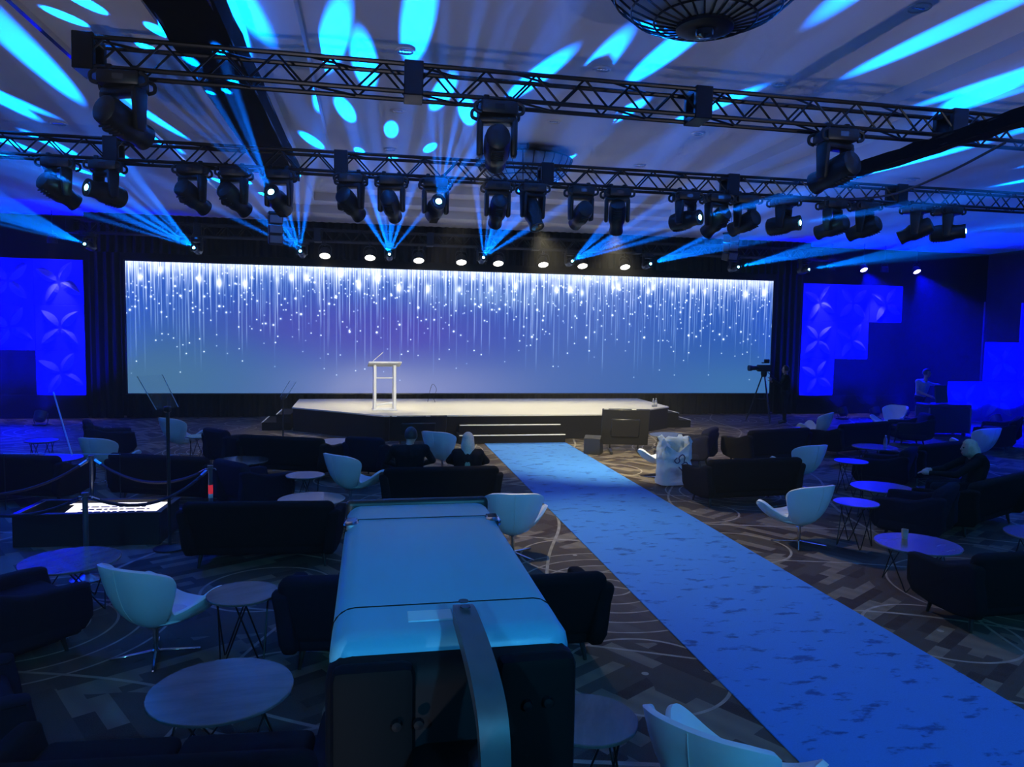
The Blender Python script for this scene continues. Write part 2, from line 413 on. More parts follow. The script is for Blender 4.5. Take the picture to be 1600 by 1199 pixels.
# ------------------------------------------------------------------ trusses
_braces = {}
def truss(name, label, A, B, s=.30, pitch=.5, sect=3.05, top=True, group='lighting trusses'):
    A, B = Vector(A), Vector(B); L = (B-A).length; d = (B-A).normalized()
    t = thing(name, label, 'truss', A, math.atan2(d.y, d.x), group); h = s/2
    t.rotation_euler = (0, -math.asin(d.z), math.atan2(d.y, d.x))
    cme = MB().tube([(0, 0, 0), (L, 0, 0)], .024, 8).mesh('chord', m_blackmetal)
    for y in (-h, h):
        for z in (-h, h): inst('chord', cme, t, (0, y, z))
    n = int(L/pitch); p = L/n
    bl = math.hypot(p/2, s); bme = MB().tube([(0, 0, 0), (p/2, 0, s)], .012, 6).mesh('brace', m_blackmetal)
    bme2 = MB().tube([(0, 0, s), (p/2, 0, 0)], .012, 6).mesh('brace', m_blackmetal)
    hme = MB().tube([(0, 0, 0), (p, s, 0)], .012, 6).mesh('brace', m_blackmetal)
    for i in range(n):
        for y in (-h, h):
            inst('brace', bme, t, (i*p, y, -h)); inst('brace', bme2, t, (i*p+p/2, y, -h))
        if top and i % 2 == 0: inst('brace', hme, t, (i*p, -h, h)); inst('brace', hme, t, (i*p, -h, -h))
    fme = MB()
    for c, dd in (((0, -h, 0), (.19, .07, s+.07)), ((0, h, 0), (.19, .07, s+.07)), ((0, 0, h), (.19, s, .07)), ((0, 0, -h), (.19, s, .07))): fme.rbox(c, dd, .008, 1)
    fme = fme.mesh('joint_frame', m_blackmetal)
    k = 0.07
    while k < L+.1: inst('joint_frame', fme, t, (min(k, L-.07), 0, 0)); k += sect
    return t
truss('lighting_truss', 'black box truss nearest the ceiling dome light, with three moving heads', (-2.7, 7.80, 5.145), (9.6, 7.40, 4.965), s=.27)
truss('lighting_truss', 'black box truss crossing mid-room with a long row of moving heads', (-6.6, 11.15, 4.985), (13.2, 11.15, 4.985), s=.27)
truss('lighting_truss', 'dark box truss above the LED wall carrying the white wash lights', (-7.6, 20.85, 5.12), (14.2, 20.85, 5.12), top=False)
def wrapped(label, x, ya, yb, w, h, z):
    t = thing('wrapped_truss', label, 'truss', (x, ya, z), 0); L = yb-ya
    for a in (-w/2, w/2):
        for b_ in (-h/2, h/2): MB().tube([(a, 0, b_), (a, L, b_)], .025, 8).build('chord', m_blackmetal, t)
    V = []; F = []; n = 24
    for i in range(n+1):
        yy = L*i/n
        for a, b_ in ((-w/2-.03, -h/2-.03), (w/2+.03, -h/2-.03), (w/2+.03, h/2+.03), (-w/2-.03, h/2+.03)):
            V.append((a+random.uniform(-.012, .012), yy, b_+random.uniform(-.012, .012)))
    for i in range(n):
        for k in range(4): F.append((i*4+k, i*4+(k+1) % 4, i*4+4+(k+1) % 4, i*4+4+k))
    MB().add(V, F).build('black_wrap', m_drape, t, smooth=False)
    return t
wrapped('wide black-wrapped truss running toward the stage behind the cyan beams', -1.62, 3.0, 14.6, .52, .24, 5.50)
wrapped('slim black-wrapped truss joining the two lighting trusses beside the ceiling steps', 6.05, 4.2, 9.3, .11, .08, 4.70)
cb = MB().tube(catmull([(6.1, 6.3, 4.52), (6.35, 7.4, 4.44), (6.5, 8.6, 4.42), (6.3, 10.0, 4.62), (6.2, 10.95, 4.80)], 8), .014, 6).build('power_cable', m_plast)
tag(cb, 'thin black cable sagging below the slim wrapped truss', 'cable')

# ------------------------------------------------------------------ moving heads
def prof_lathe(mb, prof, seg=20, sy=1.): mb.lathe(prof, seg, sy=sy); return mb
def head_parts():
    P = {}
    b = MB(); b.rbox((0, 0, -.07), (.36, .30, .13), .03, 2)
    P['base'] = b.mesh('base', m_plast)
    P['handle'] = MB().tube(catmull([(.17, 0, .05), (.225, 0, .02), (.225, 0, -.04), (.17, 0, -.06)], 4), .018, 6).mesh('handle', m_plast)
    P['clamp'] = MB().rbox((0, 0, .04), (.06, .08, .10), .015, 2).tube([(-.05, 0, .02), (.05, 0, .02)], .014, 6).mesh('clamp', m_blackmetal)
    y = MB(); y.rbox((0, 0, -.165), (.37, .17, .07), .025, 2)
    for s in (-1, 1): y.rbox((s*.165, 0, -.33), (.062, .17, .36), .03, 2, fn=lambda p: (p.x, p.y*(1-.35*max(0, -p.z)/.18), p.z))
    P['yoke'] = y.mesh('yoke', m_plast)
    hd = MB().lathe([(.0, -.27), (.085, -.265), (.115, -.24), (.128, -.16), (.13, .0), (.128, .06), (.105, .12), (.10, .20), (.108, .24), (.108, .27), (.085, .27), (.085, .262), (0, .262)], 24, sy=1.12)
    for k in range(5): hd.rbox((0, -.139, -.2+.04*k), (.12, .02, .015), .004, 1)
    P['head'] = hd.mesh('head', m_plast)
    P['lens'] = MB().lathe([(0, .272), (.03, .276), (.082, .264)], 20, sy=1.1)
    P['lens_off'] = P['lens'].mesh('lens', m_lens_off); P['lens_on'] = P['lens'].mesh('lens', m_lens_on)
    P['dot'] = MB().lathe([(0, .285), (.028, .283), (.045, .272)], 14).mesh('lit_aperture', m_lens_on)
    P['screen'] = MB().box((0, -.152, -.07), (.09, .004, .05)).mesh('control_display', m_lens_off)
    return P
HP = head_parts()
def gobo_rays(rings, w, cut=-9., spin=0.):
    def f(L):
        L.use_nodes = True; nt = L.node_tree; em = nt.nodes['Emission']
        s = nt.nodes.new('ShaderNodeSeparateXYZ'); nt.links.new(nt.nodes.new('ShaderNodeTexCoord').outputs['Normal'], s.inputs[0])
        x, y, z = (NX(nt, k) for k in s.outputs)
        zz = z.abs().mx(.05); px = x/zz; py = y/zz; rad = (px*px+py*py).sqrt(); ang = py.op('ARCTAN2', px)
        tot = None
        for r, n, off in rings:
            da = ((ang*(n/(2*PI))+off).fract()-.5)*(2*PI/n)*r; dr = rad-r
            q = 1 - ((da*da+dr*dr).sqrt()).ss(w*.75, w); tot = q if tot is None else tot.mx(q)
        tot = tot*py.gt(cut)
        nt.links.new(tot.k, em.inputs['Strength'])
    return f
def moving_head(label, loc, d, on=None, scale=1., group='moving heads on the trusses', power=None):
    """loc: under-side of truss; d: aim direction; on: dict for a lit beam"""
    t = thing('moving_head_light', label, 'stage light', loc, 0, group)
    d = Vector(d).normalized(); pan = math.atan2(d.y, d.x)+PI/2; q = aimq(d)
    inst('base', HP['base'], t, rot=(0, 0, random.uniform(-.06, .06))); [inst('handle', HP['handle'], t, (0, sy_*.12*(1), -.07), (0, 0, 0)) if sx_ > 0 else inst('handle', HP['handle'], t, (0, sy_*.12, -.07), (0, 0, PI)) for sx_ in (-1, 1) for sy_ in (-1, 1)]
    for s in (-1, 1): inst('clamp', HP['clamp'], t, (s*.11, 0, -.02))
    inst('control_display', HP['screen'], t)
    inst('yoke', HP['yoke'], t, rot=(0, 0, pan))
    h = inst('head', HP['head'], t, (0, 0, -.43), q)
    ln = inst('lens', HP['lens_off'], h)
    if on:
        inst('lit_aperture', HP['dot'], h)
        for r_, n, off in on['rings']:
            for k in range(n):
                a = 2*PI*(k+off)/n; lx, ly = r_*math.cos(a), r_*math.sin(a)
                if ly < on.get('cut', -9.): continue
                ly *= on.get('flat', 1.)
                q2 = Vector((0, 0, 1)).rotation_difference(Vector((lx, ly, 1)).normalized()) @ Quaternion((1, 0, 0), PI)
                spot('beam_lamp', h, (0, 0, .30), q2, power or P_BEAM, BEAM_RGB, on.get('w', 2.2), .8, .02)
    t.scale = (scale,)*3
    return t
TB = 4.82
STAGE_AIM = Vector((2.6, 18.6, 1.4))
def at_stage(p): return STAGE_AIM - Vector(p)
RG = [(.10, 5, .3), (.24, 11, .1)]
RG2 = [(.04, 3, .3), (.11, 8, .1)]
# three heads on the near truss
for x, y, lab in ((-2.30, 7.79, 'large moving head hanging at the free end of the near truss'), (1.26, 7.67, 'large moving head hanging mid near truss in front of the far dome light'), (5.02, 7.55, 'large moving head below the near truss beside the slim wrapped truss')):
    hd_ = moving_head(lab, (x, y-.12, 5.145-.0146*(x+2.7)-.175), at_stage((x, y, 4.4)), scale=1.06)
    if x == 1.26:
        dk = Vector((.33, 18.35, 1.3)) - Vector((x, y, 4.4))
        spot('key_lamp', hd_, Vector((0, 0, -.43)) + dk.normalized()*.33, aimq(dk) @ Quaternion((1, 0, 0), PI), P_KEY, (1, .93, .75), 13, .7, .06)
_ord = 'first second third fourth fifth sixth seventh eighth ninth tenth eleventh twelfth thirteenth fourteenth fifteenth sixteenth seventeenth eighteenth nineteenth twentieth'.split()
T2H = [(-4.14, None), (-3.55, (-.85, -1, .16)), (-2.44, 0), (-1.89, 0), (-1.29, (-.30, -1, .33)), (-.29, 0), (.29, 0), (.93, (.10, -1, .24)), (1.86, 0), (2.40, 0),
       (3.16, 0), (3.74, 0), (4.87, (.60, -1, .085)), (5.40, 0), (5.89, 0), (6.57, (.85, -1, .075)), (7.46, 0), (8.05, 0), (9.02, 0), (9.64, (1.1, -1, .08))]
for i, (x, d) in enumerate(T2H):
    lit = isinstance(d, tuple)
    lab = ('moving head shooting a cyan beam, ' if lit else 'moving head with no beam, ') + _ord[i] + ' from the left along the mid-room truss'
    dd = d if lit else (at_stage((x, 11, 4.4)) + Vector((random.uniform(-1.5, 1.5), 0, random.uniform(-2.5, 1.5))))
    warm = {3.74: ((4.9, 15.0, 0), 1.), 2.40: ((3.3, 8.6, 0), .26)}.get(x)
    if warm: dd = Vector(warm[0]) - Vector((x, 11.02, 4.4))
    hd_ = moving_head(lab, (x, 11.02 + random.uniform(-.015, .015), TB), dd, dict(rings=RG if x < 2 else RG2, w=2.9, cut=-.03, flat=1. if -2 < x < 2 else .5) if lit else None, scale=1.0, power=P_BEAM*.42)
    if warm: spot('warm_lamp', hd_, Vector((0, 0, -.43)) + Vector(dd).normalized()*.32, aimq(dd) @ Quaternion((1, 0, 0), PI), P_WARM*warm[1], (1, .88, .56), 78, 1., .08)  # warm lamp put into two dark-lensed heads to light the carpet
# nine beam heads above the LED wall
for i, x in enumerate((-7.09, -4.50, -1.84, .50, 3.08, 5.64, 8.0, 10.77, 13.1)):
    k = (x-2.2)*.022
    moving_head('small beam light raking cyan rays, ' + _ord[i] + ' from the left above the LED wall', (x, 20.70, 4.955), (k, -1, (.07, .08, .12, .115, .11, .045, .04, .04, .04)[i]),
                dict(rings=[(.045, 4, .1*i), (.115, 7, .2+.13*i), (.22, 10, .1*i)], w=2.2, cut=-.03, flat=(.5, .6, 1, 1, 1, .36, .3, .3, .3)[i]), scale=.78, power=P_BEAM)
# wash pars
PP = dict(
    can=MB().lathe([(.0, -.17), (.09, -.165), (.13, -.13), (.15, .0), (.155, .05), (.155, .075), (.140, .075), (.138, .055), (0, .05)], 22).mesh('can', m_plast),
    lens=MB().lathe([(0, .066), (.08, .064), (.136, .056)], 22), yoke=MB().tube(catmull([(-.165, 0, 0), (-.17, 0, -.14), (-.12, 0, -.24), (0, 0, -.26), (.12, 0, -.24), (.17, 0, -.14), (.165, 0, 0)], 5), .012, 6).mesh('yoke', m_plast),
    clamp=MB().rbox((0, 0, .03), (.05, .06, .12), .012, 2).mesh('clamp', m_blackmetal), bulb=MB().lathe([(0, .074), (.017, .071), (.022, .062)], 8))
def par(label, loc, d, lens, power, rgb, size, group, scale=1., stand=False, blend=.6, name='wash_light', hang=.12):
    t = thing(name, label, 'stage light', loc, 0, group); d = Vector(d).normalized(); q = aimq(d)
    z = .26 if stand else -.26
    inst('can', PP['can'], t, (0, 0, z), q)
    ln = inst('lens', PP['lens'].mesh('lens', lens), t, (0, 0, z), q)
    bm_ = PP['bulb'].mesh('lamp_cell', lens)
    for k in range(7):
        a = k*PI/3; r_ = .0 if k == 6 else .085
        inst('lamp_cell', bm_, ln, (r_*math.cos(a), r_*math.sin(a), 0))
    yk = inst('yoke', PP['yoke'], t, (0, 0, z), (PI if not stand else 0, 0, math.atan2(d.y, d.x)+PI/2))
    if stand: MB().rbox((0, 0, .018), (.30, .26, .036), .012, 1).build('floor_plate', m_plast, t)
    else:
        inst('clamp', PP['clamp'], t)
        MB().tube([(0, 0, .02), (0, 0, hang/scale)], .014, 8).build('hanger', m_blackmetal, t)
    spot('wash_lamp', t, Vector((0, 0, z)) + d*.09, (q @ Quaternion((1, 0, 0), PI)), power, rgb, size, blend, .10)
    t.scale = (scale,)*3
    return t
for i, (x, z) in enumerate(((-1.23, 4.61), (-.03, 4.60), (1.30, 4.57), (2.49, 4.56), (3.54, 4.56), (4.85, 4.57), (6.02, 4.57), (7.31, 4.58))):
    par('round white wash light glowing above the LED wall, ' + _ord[i] + ' from the lectern side', (x, 20.70, z+.26), (0, -.55, -1), m_lens_par, P_PAR, PAR_RGB, 78, 'white wash lights above the stage', blend=.9, hang=4.96-(z+.26))

# ------------------------------------------------------------------ blue-lit relief panels
TS = 1.235
def petal_mesh():
    # a leaf with a raised ridge, in the x-z plane, standing proud toward -y
    n = 9; L = .60; V = []; F = []
    for i in range(n):
        t = i/(n-1); w = .135*math.sin(PI*min(1, t**.8*.98+.01))**.8 * (1 if 0 < i < n-1 else .03); a = .05+t*L
        hgt = .075*math.sin(PI*t)
        V += [(a, 0, -w), (a, -hgt, w*.25), (a, 0, w)]
    for i in range(n-1):
        for k in range(2): F.append((i*3+k, i*3+k+1, i*3+4+k, i*3+3+k))
    return MB().add(V, F).mesh('petal', m_petal, smooth=False)
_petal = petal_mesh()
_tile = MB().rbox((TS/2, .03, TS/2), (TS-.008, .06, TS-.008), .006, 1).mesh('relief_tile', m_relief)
def relief(label, x, y, z, cells):
    t = thing('relief_panel', label, 'wall panel', (x, y, z), 0, 'blue-lit stepped relief panels')
    for cx, cz in cells:
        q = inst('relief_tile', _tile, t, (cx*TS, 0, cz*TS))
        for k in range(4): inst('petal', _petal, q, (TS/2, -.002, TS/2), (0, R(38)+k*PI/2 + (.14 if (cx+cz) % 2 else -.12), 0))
    MB().box((TS*1.0, .10, TS*1.5), (.08, .06, TS*3)).build('back_brace', m_plast, t)
    if z > .3: MB().box((TS*1.5, .10, -z/2), (TS*3, .05, z)).build('black_plinth', m_drape, t)
    return t
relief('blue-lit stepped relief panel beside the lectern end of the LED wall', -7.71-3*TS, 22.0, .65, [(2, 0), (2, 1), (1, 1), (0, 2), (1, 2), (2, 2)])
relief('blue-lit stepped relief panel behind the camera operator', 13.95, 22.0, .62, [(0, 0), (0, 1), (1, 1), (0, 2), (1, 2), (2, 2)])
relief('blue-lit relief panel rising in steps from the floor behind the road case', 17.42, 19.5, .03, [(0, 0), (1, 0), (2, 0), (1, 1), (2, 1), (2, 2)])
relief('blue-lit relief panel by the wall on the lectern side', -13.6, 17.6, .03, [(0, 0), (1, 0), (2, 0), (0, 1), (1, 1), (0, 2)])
UG = 'floor uplights below the blue relief panels'
for i, (x, lab) in enumerate(((14.6, 'blue floor uplight nearest the camera operator'), (15.75, 'blue floor uplight in the middle of three below the stepped panel'), (16.8, 'blue floor uplight closest to the person leaning over the road case'))):
    par(lab, (x, 20.6, 0), (-.05, .72, 1), m_lens_blue, P_BLUE, BLUE_RGB, 96, UG, stand=True, name='uplight')
for i, (x, lab) in enumerate(((-10.9, 'blue floor uplight at the far left edge of the room'), (-9.7, 'blue floor uplight left of the slanted rod'), (-8.3, 'blue floor uplight beneath the single lower tile'))):
    par(lab, (x, 20.6, 0), (.05, .72, 1), m_lens_blue, P_BLUE, BLUE_RGB, 96, UG, stand=True, name='uplight')
for x, y, lab in ((18.0, 18.3, 'blue floor uplight hidden behind the road case'), (19.4, 18.2, 'blue floor uplight in the far right corner')):
    par(lab, (x, y, 0), (.1, .8, 1), m_lens_blue, P_BLUE*.4, BLUE_RGB, 100, UG, stand=True, name='uplight')
def pins(xs, where):
    for i, x in enumerate(xs):
        fl = i % 2 == 1
        par(('blue-glowing' if fl else 'violet-white') + ' pin light above ' + where + ', ' + _ord[i] + ' from the LED wall', (x, 21.3 if fl else 21.6, 5.0), (0, -.75, -1) if fl else (0, .10, -1), m_lens_violet,
            P_TOPPAR*80 if fl else P_TOPPAR, BLUE_RGB if fl else (.6, .57, 1), 66 if fl else 40, 'pin lights above the relief panels', scale=.8, name='pin_light', hang=.59)
pins((14.65, 15.6, 16.6, 17.55), 'the stepped panel by the tripod camera')
pins((-8.3, -9.55, -10.8), 'the relief panel on the lectern side')
par('blue wash light at the end of the mid truss over the showcase', (-6.3, 11.15, TB), (.55, -.42, -1), m_lens_blue, P_BLUE*.35, BLUE_RGB, 66, 'blue wash lights on the mid truss', blend=.8)
par('blue wash light at the end of the mid truss over the blonde person', (12.6, 11.15, TB), (-.45, .1, -1), m_lens_blue, P_BLUE*.5, BLUE_RGB, 84, 'blue wash lights on the mid truss', blend=.8)
# added rear fill: three unseen cyan lamps on an invented truss behind the camera
truss('lighting_truss', 'added unseen black box truss over the back of the room', (-4.0, -4.0, 5.02), (10.0, -4.0, 5.02))
for i, x in enumerate((-2.5, 1.5, 5.5)):
    par('added unseen cyan fill light on the rear truss, ' + _ord[i] + ' of three', (x, -4.0, 4.86), (.03, 1, -.62), m_lens_on, P_REAR_FILL, REAR_FILL_RGB, 78, 'added rear cyan fill lights', scale=1.2, blend=.8)

for x, lab in ((-1.6, 'added unseen fill lamp behind the camera washing the ceiling over the lectern side'), (6.6, 'added unseen fill lamp behind the camera washing the ceiling over the runner side')):
    par(lab, (x, -3.0, 0), (0, .86, .60), m_lens_violet, P_CEIL_FILL, (.80, .76, .88), 56, 'added ceiling fill lamps', stand=True, blend=.9, name='uplight')  # unseen lamps added behind the camera to lift the ceiling

# ------------------------------------------------------------------ ceiling fittings
m_dome = M('frosted_blue_glass', (.55, .68, .75), .35, var=.1, trans=.6)
m_bronze = M('dark_bronze', (.02, .02, .025), .35, .7, var=.2)
def dome_light(label, x, y):
    t = thing('dome_ceiling_light', label, 'ceiling light', (x, y, 6.2), 0, 'bowl-shaped ceiling lights')
    prof = [(.98, -.14), (.95, -.24), (.86, -.38), (.70, -.52), (.48, -.62), (.26, -.67)]
    for k in range(28):
        a = 2*PI*k/28; MB().tube([(r_*math.cos(a), r_*math.sin(a), z) for r_, z in prof], .010, 5).build('rib', m_bronze, t)
    for r_, z in prof[:1] + prof[2:]:
        MB().tube([(r_*math.cos(2*PI*k/48), r_*math.sin(2*PI*k/48), z) for k in range(48)], .016 if r_ > .9 else .011, 6, closed=True).build('hoop', m_bronze, t)
    MB().lathe([(r_-.03, z+.01) for r_, z in prof] + [(0, -.66)], 48).build('glass_bowl', m_dome, t)
    MB().lathe([(.27, -.66), (.27, -.70), (.20, -.72), (.10, -.715), (.0, -.70)], 28).build('bottom_cap', m_bronze, t)
    MB().lathe([(.10, -.70), (.08, -.76), (0, -.78)], 16).build('finial', m_lens_off, t)
    for k in range(3):
        a = 2*PI*k/3+.4; MB().tube([(.97*math.cos(a), .97*math.sin(a), -.14), (.9*math.cos(a), .9*math.sin(a), 0)], .018, 6).build('hanger', m_bronze, t)
    MB().lathe([(0, -.005), (.16, -.005), (.16, -.04), (0, -.05)], 20).build('ceiling_rose', m_bronze, t)
dome_light('large ribbed bowl ceiling light in front of the near truss', 3.12, 6.75)
dome_light('ribbed bowl ceiling light seen behind the mid-room truss', 3.05, 14.9)
m_spotglow = M('downlight_reflector', (.8, .8, .85), .15, .9, var=.05)
for X, Y, z, lab in ((.43, 9.87, 6.2, 'just past the near truss joint on the lectern side'), (3.1, 9.9, 6.2, 'between the two trusses in line with the dome lights'), (5.76, 9.9, 6.2, 'between the two trusses near the ceiling steps'),
                  (5.87, 7.31, 6.2, 'beside the large near dome light'), (.43, 12.53, 6.2, 'beyond the mid truss on the lectern side'), (3.07, 12.51, 6.2, 'just in front of the far dome light'), (5.75, 12.58, 6.2, 'beyond the mid truss near the ceiling steps'),
                  (.37, 15.18, 6.2, 'level with the far dome light on the lectern side'), (5.66, 15.23, 6.2, 'level with the far dome light near the ceiling steps'), (.43, 7.25, 6.2, 'over the near truss by the wide wrapped truss'),
                  (-3.6, 8.0, 5.6, 'in the lower ceiling by the free truss end'), (10.1, 9.9, 5.6, 'in the lower ceiling beyond the slim wrapped truss'), (10.1, 12.5, 5.6, 'in the lower ceiling over the blonde person'), (-4.6, 12.3, 5.6, 'in the lower ceiling over the showcase')):
    t = thing('recessed_downlight', 'small recessed downlight ' + lab, 'downlight', (X, Y, z), 0, 'recessed downlights')
    MB().lathe([(.13, 0), (.13, -.014), (.105, -.02), (.10, -.004)], 24).build('trim_ring', m_ceil, t)
    MB().lathe([(0, -.003), (.10, -.003)], 20).build('baffle', m_plast, t)
    for k in range(4): MB().lathe([(0, -.014), (.018, -.012), (.022, -.003)], 8, c=(-.06+.04*k, 0, 0)).build('lamp_cell', m_spotglow, t)

# ------------------------------------------------------------------ furniture
m_swan = M('pale_blue_leather', (.76, .82, .87), .38, var=.04, scale=6, bump=.05, bscale=90)
m_swan_in = M('white_seat_fabric', (.78, .78, .78), .6, var=.04)
m_sofa = M('black_sofa_fabric', (.007, .007, .009), .9, var=.25, scale=20, spec=.08, bump=.15, bscale=160)
m_navy = M('navy_armchair_fabric', (.009, .010, .022), .9, var=.25, scale=20, spec=.08, bump=.15, bscale=160)
m_leg = M('dark_wood_leg', (.018, .015, .014), .4, var=.3, scale=30)
m_wire = M('black_wire', (.012, .012, .014), .35, .5, var=.2)
def mat_stone():
    m = bpy.data.materials.new('grey_stone_top'); m.use_nodes = True; nt = m.node_tree; b = nt.nodes['Principled BSDF']
    oc = nt.nodes.new('ShaderNodeTexCoord').outputs['Object']
    mp = nt.nodes.new('ShaderNodeMapping'); mp.inputs['Scale'].default_value = (1, 3.5, 1); nt.links.new(oc, mp.inputs[0])
    n = noise(nt, mp.outputs[0], 2.2, 5, .6); n2 = noise(nt, oc, 60, 3)
    c = mixc(nt, n.ss(.35, .65), (.085, .09, .09), (.125, .13, .135)); c = mixc(nt, (n2-.4)*.4, c, (.12, .125, .13))
    nt.links.new(c, b.inputs['Base Color']); b.inputs['Roughness'].default_value = .2; b.inputs['Specular IOR Level'].default_value = .65
    return m
m_stone = mat_stone()
# swan chair
def swan():
    t = thing('swan_chair', 'x', 'chair')
    half = [(0, -.345, .80), (.16, -.33, .80), (.28, -.25, .775), (.33, -.115, .70), (.285, -.085, .57), (.22, -.05, .45), (.195, .0, .375), (.245, .05, .39), (.335, .11, .455), (.40, .20, .525), (.41, .29, .53), (.35, .36, .47), (.23, .385, .40), (.11, .385, .37), (0, .385, .365)]
    full = half + [(-x, y, z) for x, y, z in half[-2:0:-1]]
    rim = catmull(full, 5, True); n = len(rim); rows = 8; V = []; F = []
    C = Vector((0, .04, .25))
    for j in range(rows+1):
        s = j/rows
        for p in rim:
            m_ = Vector((p.x*.66, p.y*.82, .255 + .02*(p.z-.40)))
            V.append(C*(1-s)**2 + m_*2*s*(1-s) + p*s*s)
    for j in range(rows):
        for i in range(n): F.append((j*n+i, j*n+(i+1) % n, (j+1)*n+(i+1) % n, (j+1)*n+i))
    o = MB().add(V, F).build('shell', m_swan, t, ang=80)
    bm = bmesh.new(); bm.from_mesh(o.data); bmesh.ops.remove_doubles(bm, verts=bm.verts[:], dist=1e-4); bmesh.ops.recalc_face_normals(bm, faces=bm.faces[:]); bm.to_mesh(o.data); bm.free()
    md = o.modifiers.new('s', 'SOLIDIFY'); md.thickness = .034; md.offset = 0
    mb = o.modifiers.new('b', 'BEVEL'); mb.width = .012; mb.segments = 2; mb.limit_method = 'ANGLE'; mb.angle_limit = R(50)
    baked(o); o.data.shade_smooth()
    # seat pad and centre seam
    MB().lathe([(0, .035), (.12, .034), (.18, .024), (.20, .0)], 24, c=(0, .09, .29), sy=1.05).build('seat_pad', m_swan_in, t)
    sm = []
    for k in range(9):
        s = .35+.64*k/8; p = rim[0]; m_ = Vector((0, p.y*.82, .255+.02*(p.z-.40))); q = C*(1-s)**2 + m_*2*s*(1-s) + p*s*s; sm.append(q + Vector((0, -.019, -.002)))
    MB().tube(sm, .0035, 5).build('back_seam', m_swan_in, t)
    MB().lathe([(.05, .245), (.05, .23), (.022, .22), (.022, .06), (.035, .05), (.035, .03), (0, .03)], 16).build('column', m_chrome, t)
    bme = MB().rbox((.165, 0, .0), (.33, .032, .018), .007, 1, fn=lambda p: (p.x, p.y*(1-.4*(p.x+.165)/.33), p.z)).mesh('base_arm', m_chrome)
    for k in range(4): inst('base_arm', bme, t, (0, 0, .045), (0, R(5.5), PI/4+k*PI/2))
    return t
# upholstered seats
def seat_unit(name, w, fab, cushions, H=.80, D=.80):
    t = thing(name, 'x', 'sofa' if w > 1 else 'armchair')
    hw = w/2
    lean = lambda p: (p.x*(1+.05*(p.z)/.5), p.y - .19*max(0, p.z+.29)/.58, p.z)
    b = MB().rbox((0, -D/2+.17, .50), (w*.94, .17, .58), .07, 3, fn=lambda p: (p.x*(1+.04*p.z/.29), p.y - .16*(p.z+.29)/.58, p.z - .05*(abs(p.x)/(w*.47))**4*max(0, p.z+.1)/.39))
    b.build('backrest', fab, t, ang=60)
    MB().rbox((0, .02, .24), (w*.95, D-.16, .20), .05, 2).build('seat_frame', fab, t, ang=60)
    for k in range(cushions):
        cw = (w*.84)/cushions
        MB().rbox((-w*.42+cw*(k+.5), .07, .40), (cw-.012, D-.24, .13), .045, 3).build('seat_cushion', fab, t, ang=60)
    # arms: sloped side profile, flared outward
    prof = [(-D/2+.02, .17), (-D/2-.03, .50), (-D/2-.045, .64), (-D/2+.06, .66), (-.08, .575), (.18, .565), (D/2-.05, .555), (D/2-.01, .50), (D/2-.04, .17)]
    for s in (-1, 1):
        bm = bmesh.new(); th = .12
        pr = catmull([(y, 0, z) for y, z in prof], 3, True)
        A = [bm.verts.new((s*(hw-th), p.x, p.z)) for p in pr]; B = [bm.verts.new((s*hw, p.x, p.z)) for p in pr]; n = len(pr)
        bm.faces.new(A); bm.faces.new(B[::-1])
        for i in range(n): bm.faces.new((A[i], A[(i+1) % n], B[(i+1) % n], B[i]))
        bmesh.ops.recalc_face_normals(bm, faces=bm.faces[:])
        eds = [e for e in bm.edges if len(e.link_faces) == 2 and any(len(f.verts) > 4 for f in e.link_faces)]
        bmesh.ops.bevel(bm, geom=eds, offset=.035, segments=3, affect='EDGES', profile=.5)
        MB().frombm(bm, fn=lambda p: (p.x + s*.07*max(0, p.z-.2)/.5 - s*.03, p.y, p.z)).build('armrest', fab, t, ang=60)
    lme = MB().tube([(0, 0, .16), (.0, 0, 0)], [.026, .014], 10).mesh('leg', m_leg)
    for sx in (-1, 1):
        for sy in (-1, 1): 
            l = inst('leg', lme, t, (sx*(hw-.14), sy*(D/2-.14), 0)); l.rotation_euler = (sy*R(11), -sx*R(9), 0)
    return t
def table(r, h):
    t = thing('cocktail_table', 'x', 'table')
    MB().lathe([(0, h-.004), (0, h), (r-.004, h), (r, h-.004), (r, h-.016), (r-.02, h-.024), (0, h-.024)][1:], 48).build('table_top', m_stone, t, ang=25)
    MB().tube([(r*.72*math.cos(2*PI*k/32), r*.72*math.sin(2*PI*k/32), h-.03) for k in range(32)], .007, 6, closed=True).build('leg_ring', m_wire, t)
    a0 = .3; rt, rb = r*.72, r*.78
    l = MB(); f = Vector((rb, 0, .008))
    for s in (-1, 1): l.tube([(rt*math.cos(s*1.0), rt*math.sin(s*1.0), h-.03), f + Vector((0, s*.006, 0))], .0065, 6)
    l.tube([f + Vector((0, -.006, 0)), f + Vector((.004, 0, -.002)), f + Vector((0, .006, 0))], .0065, 6)
    lme = l.mesh('hairpin_leg', m_wire)
    for k in range(4): inst('hairpin_leg', lme, t, (0, 0, 0), (0, 0, a0+k*PI/2))
    l2 = MB().tube([(rt*math.cos(.3), rt*math.sin(.3), h-.03), (-.05, .05, h*.42)], .005, 5).mesh('cross_rod', m_wire)
    return t
SW, SWU = swan(), []
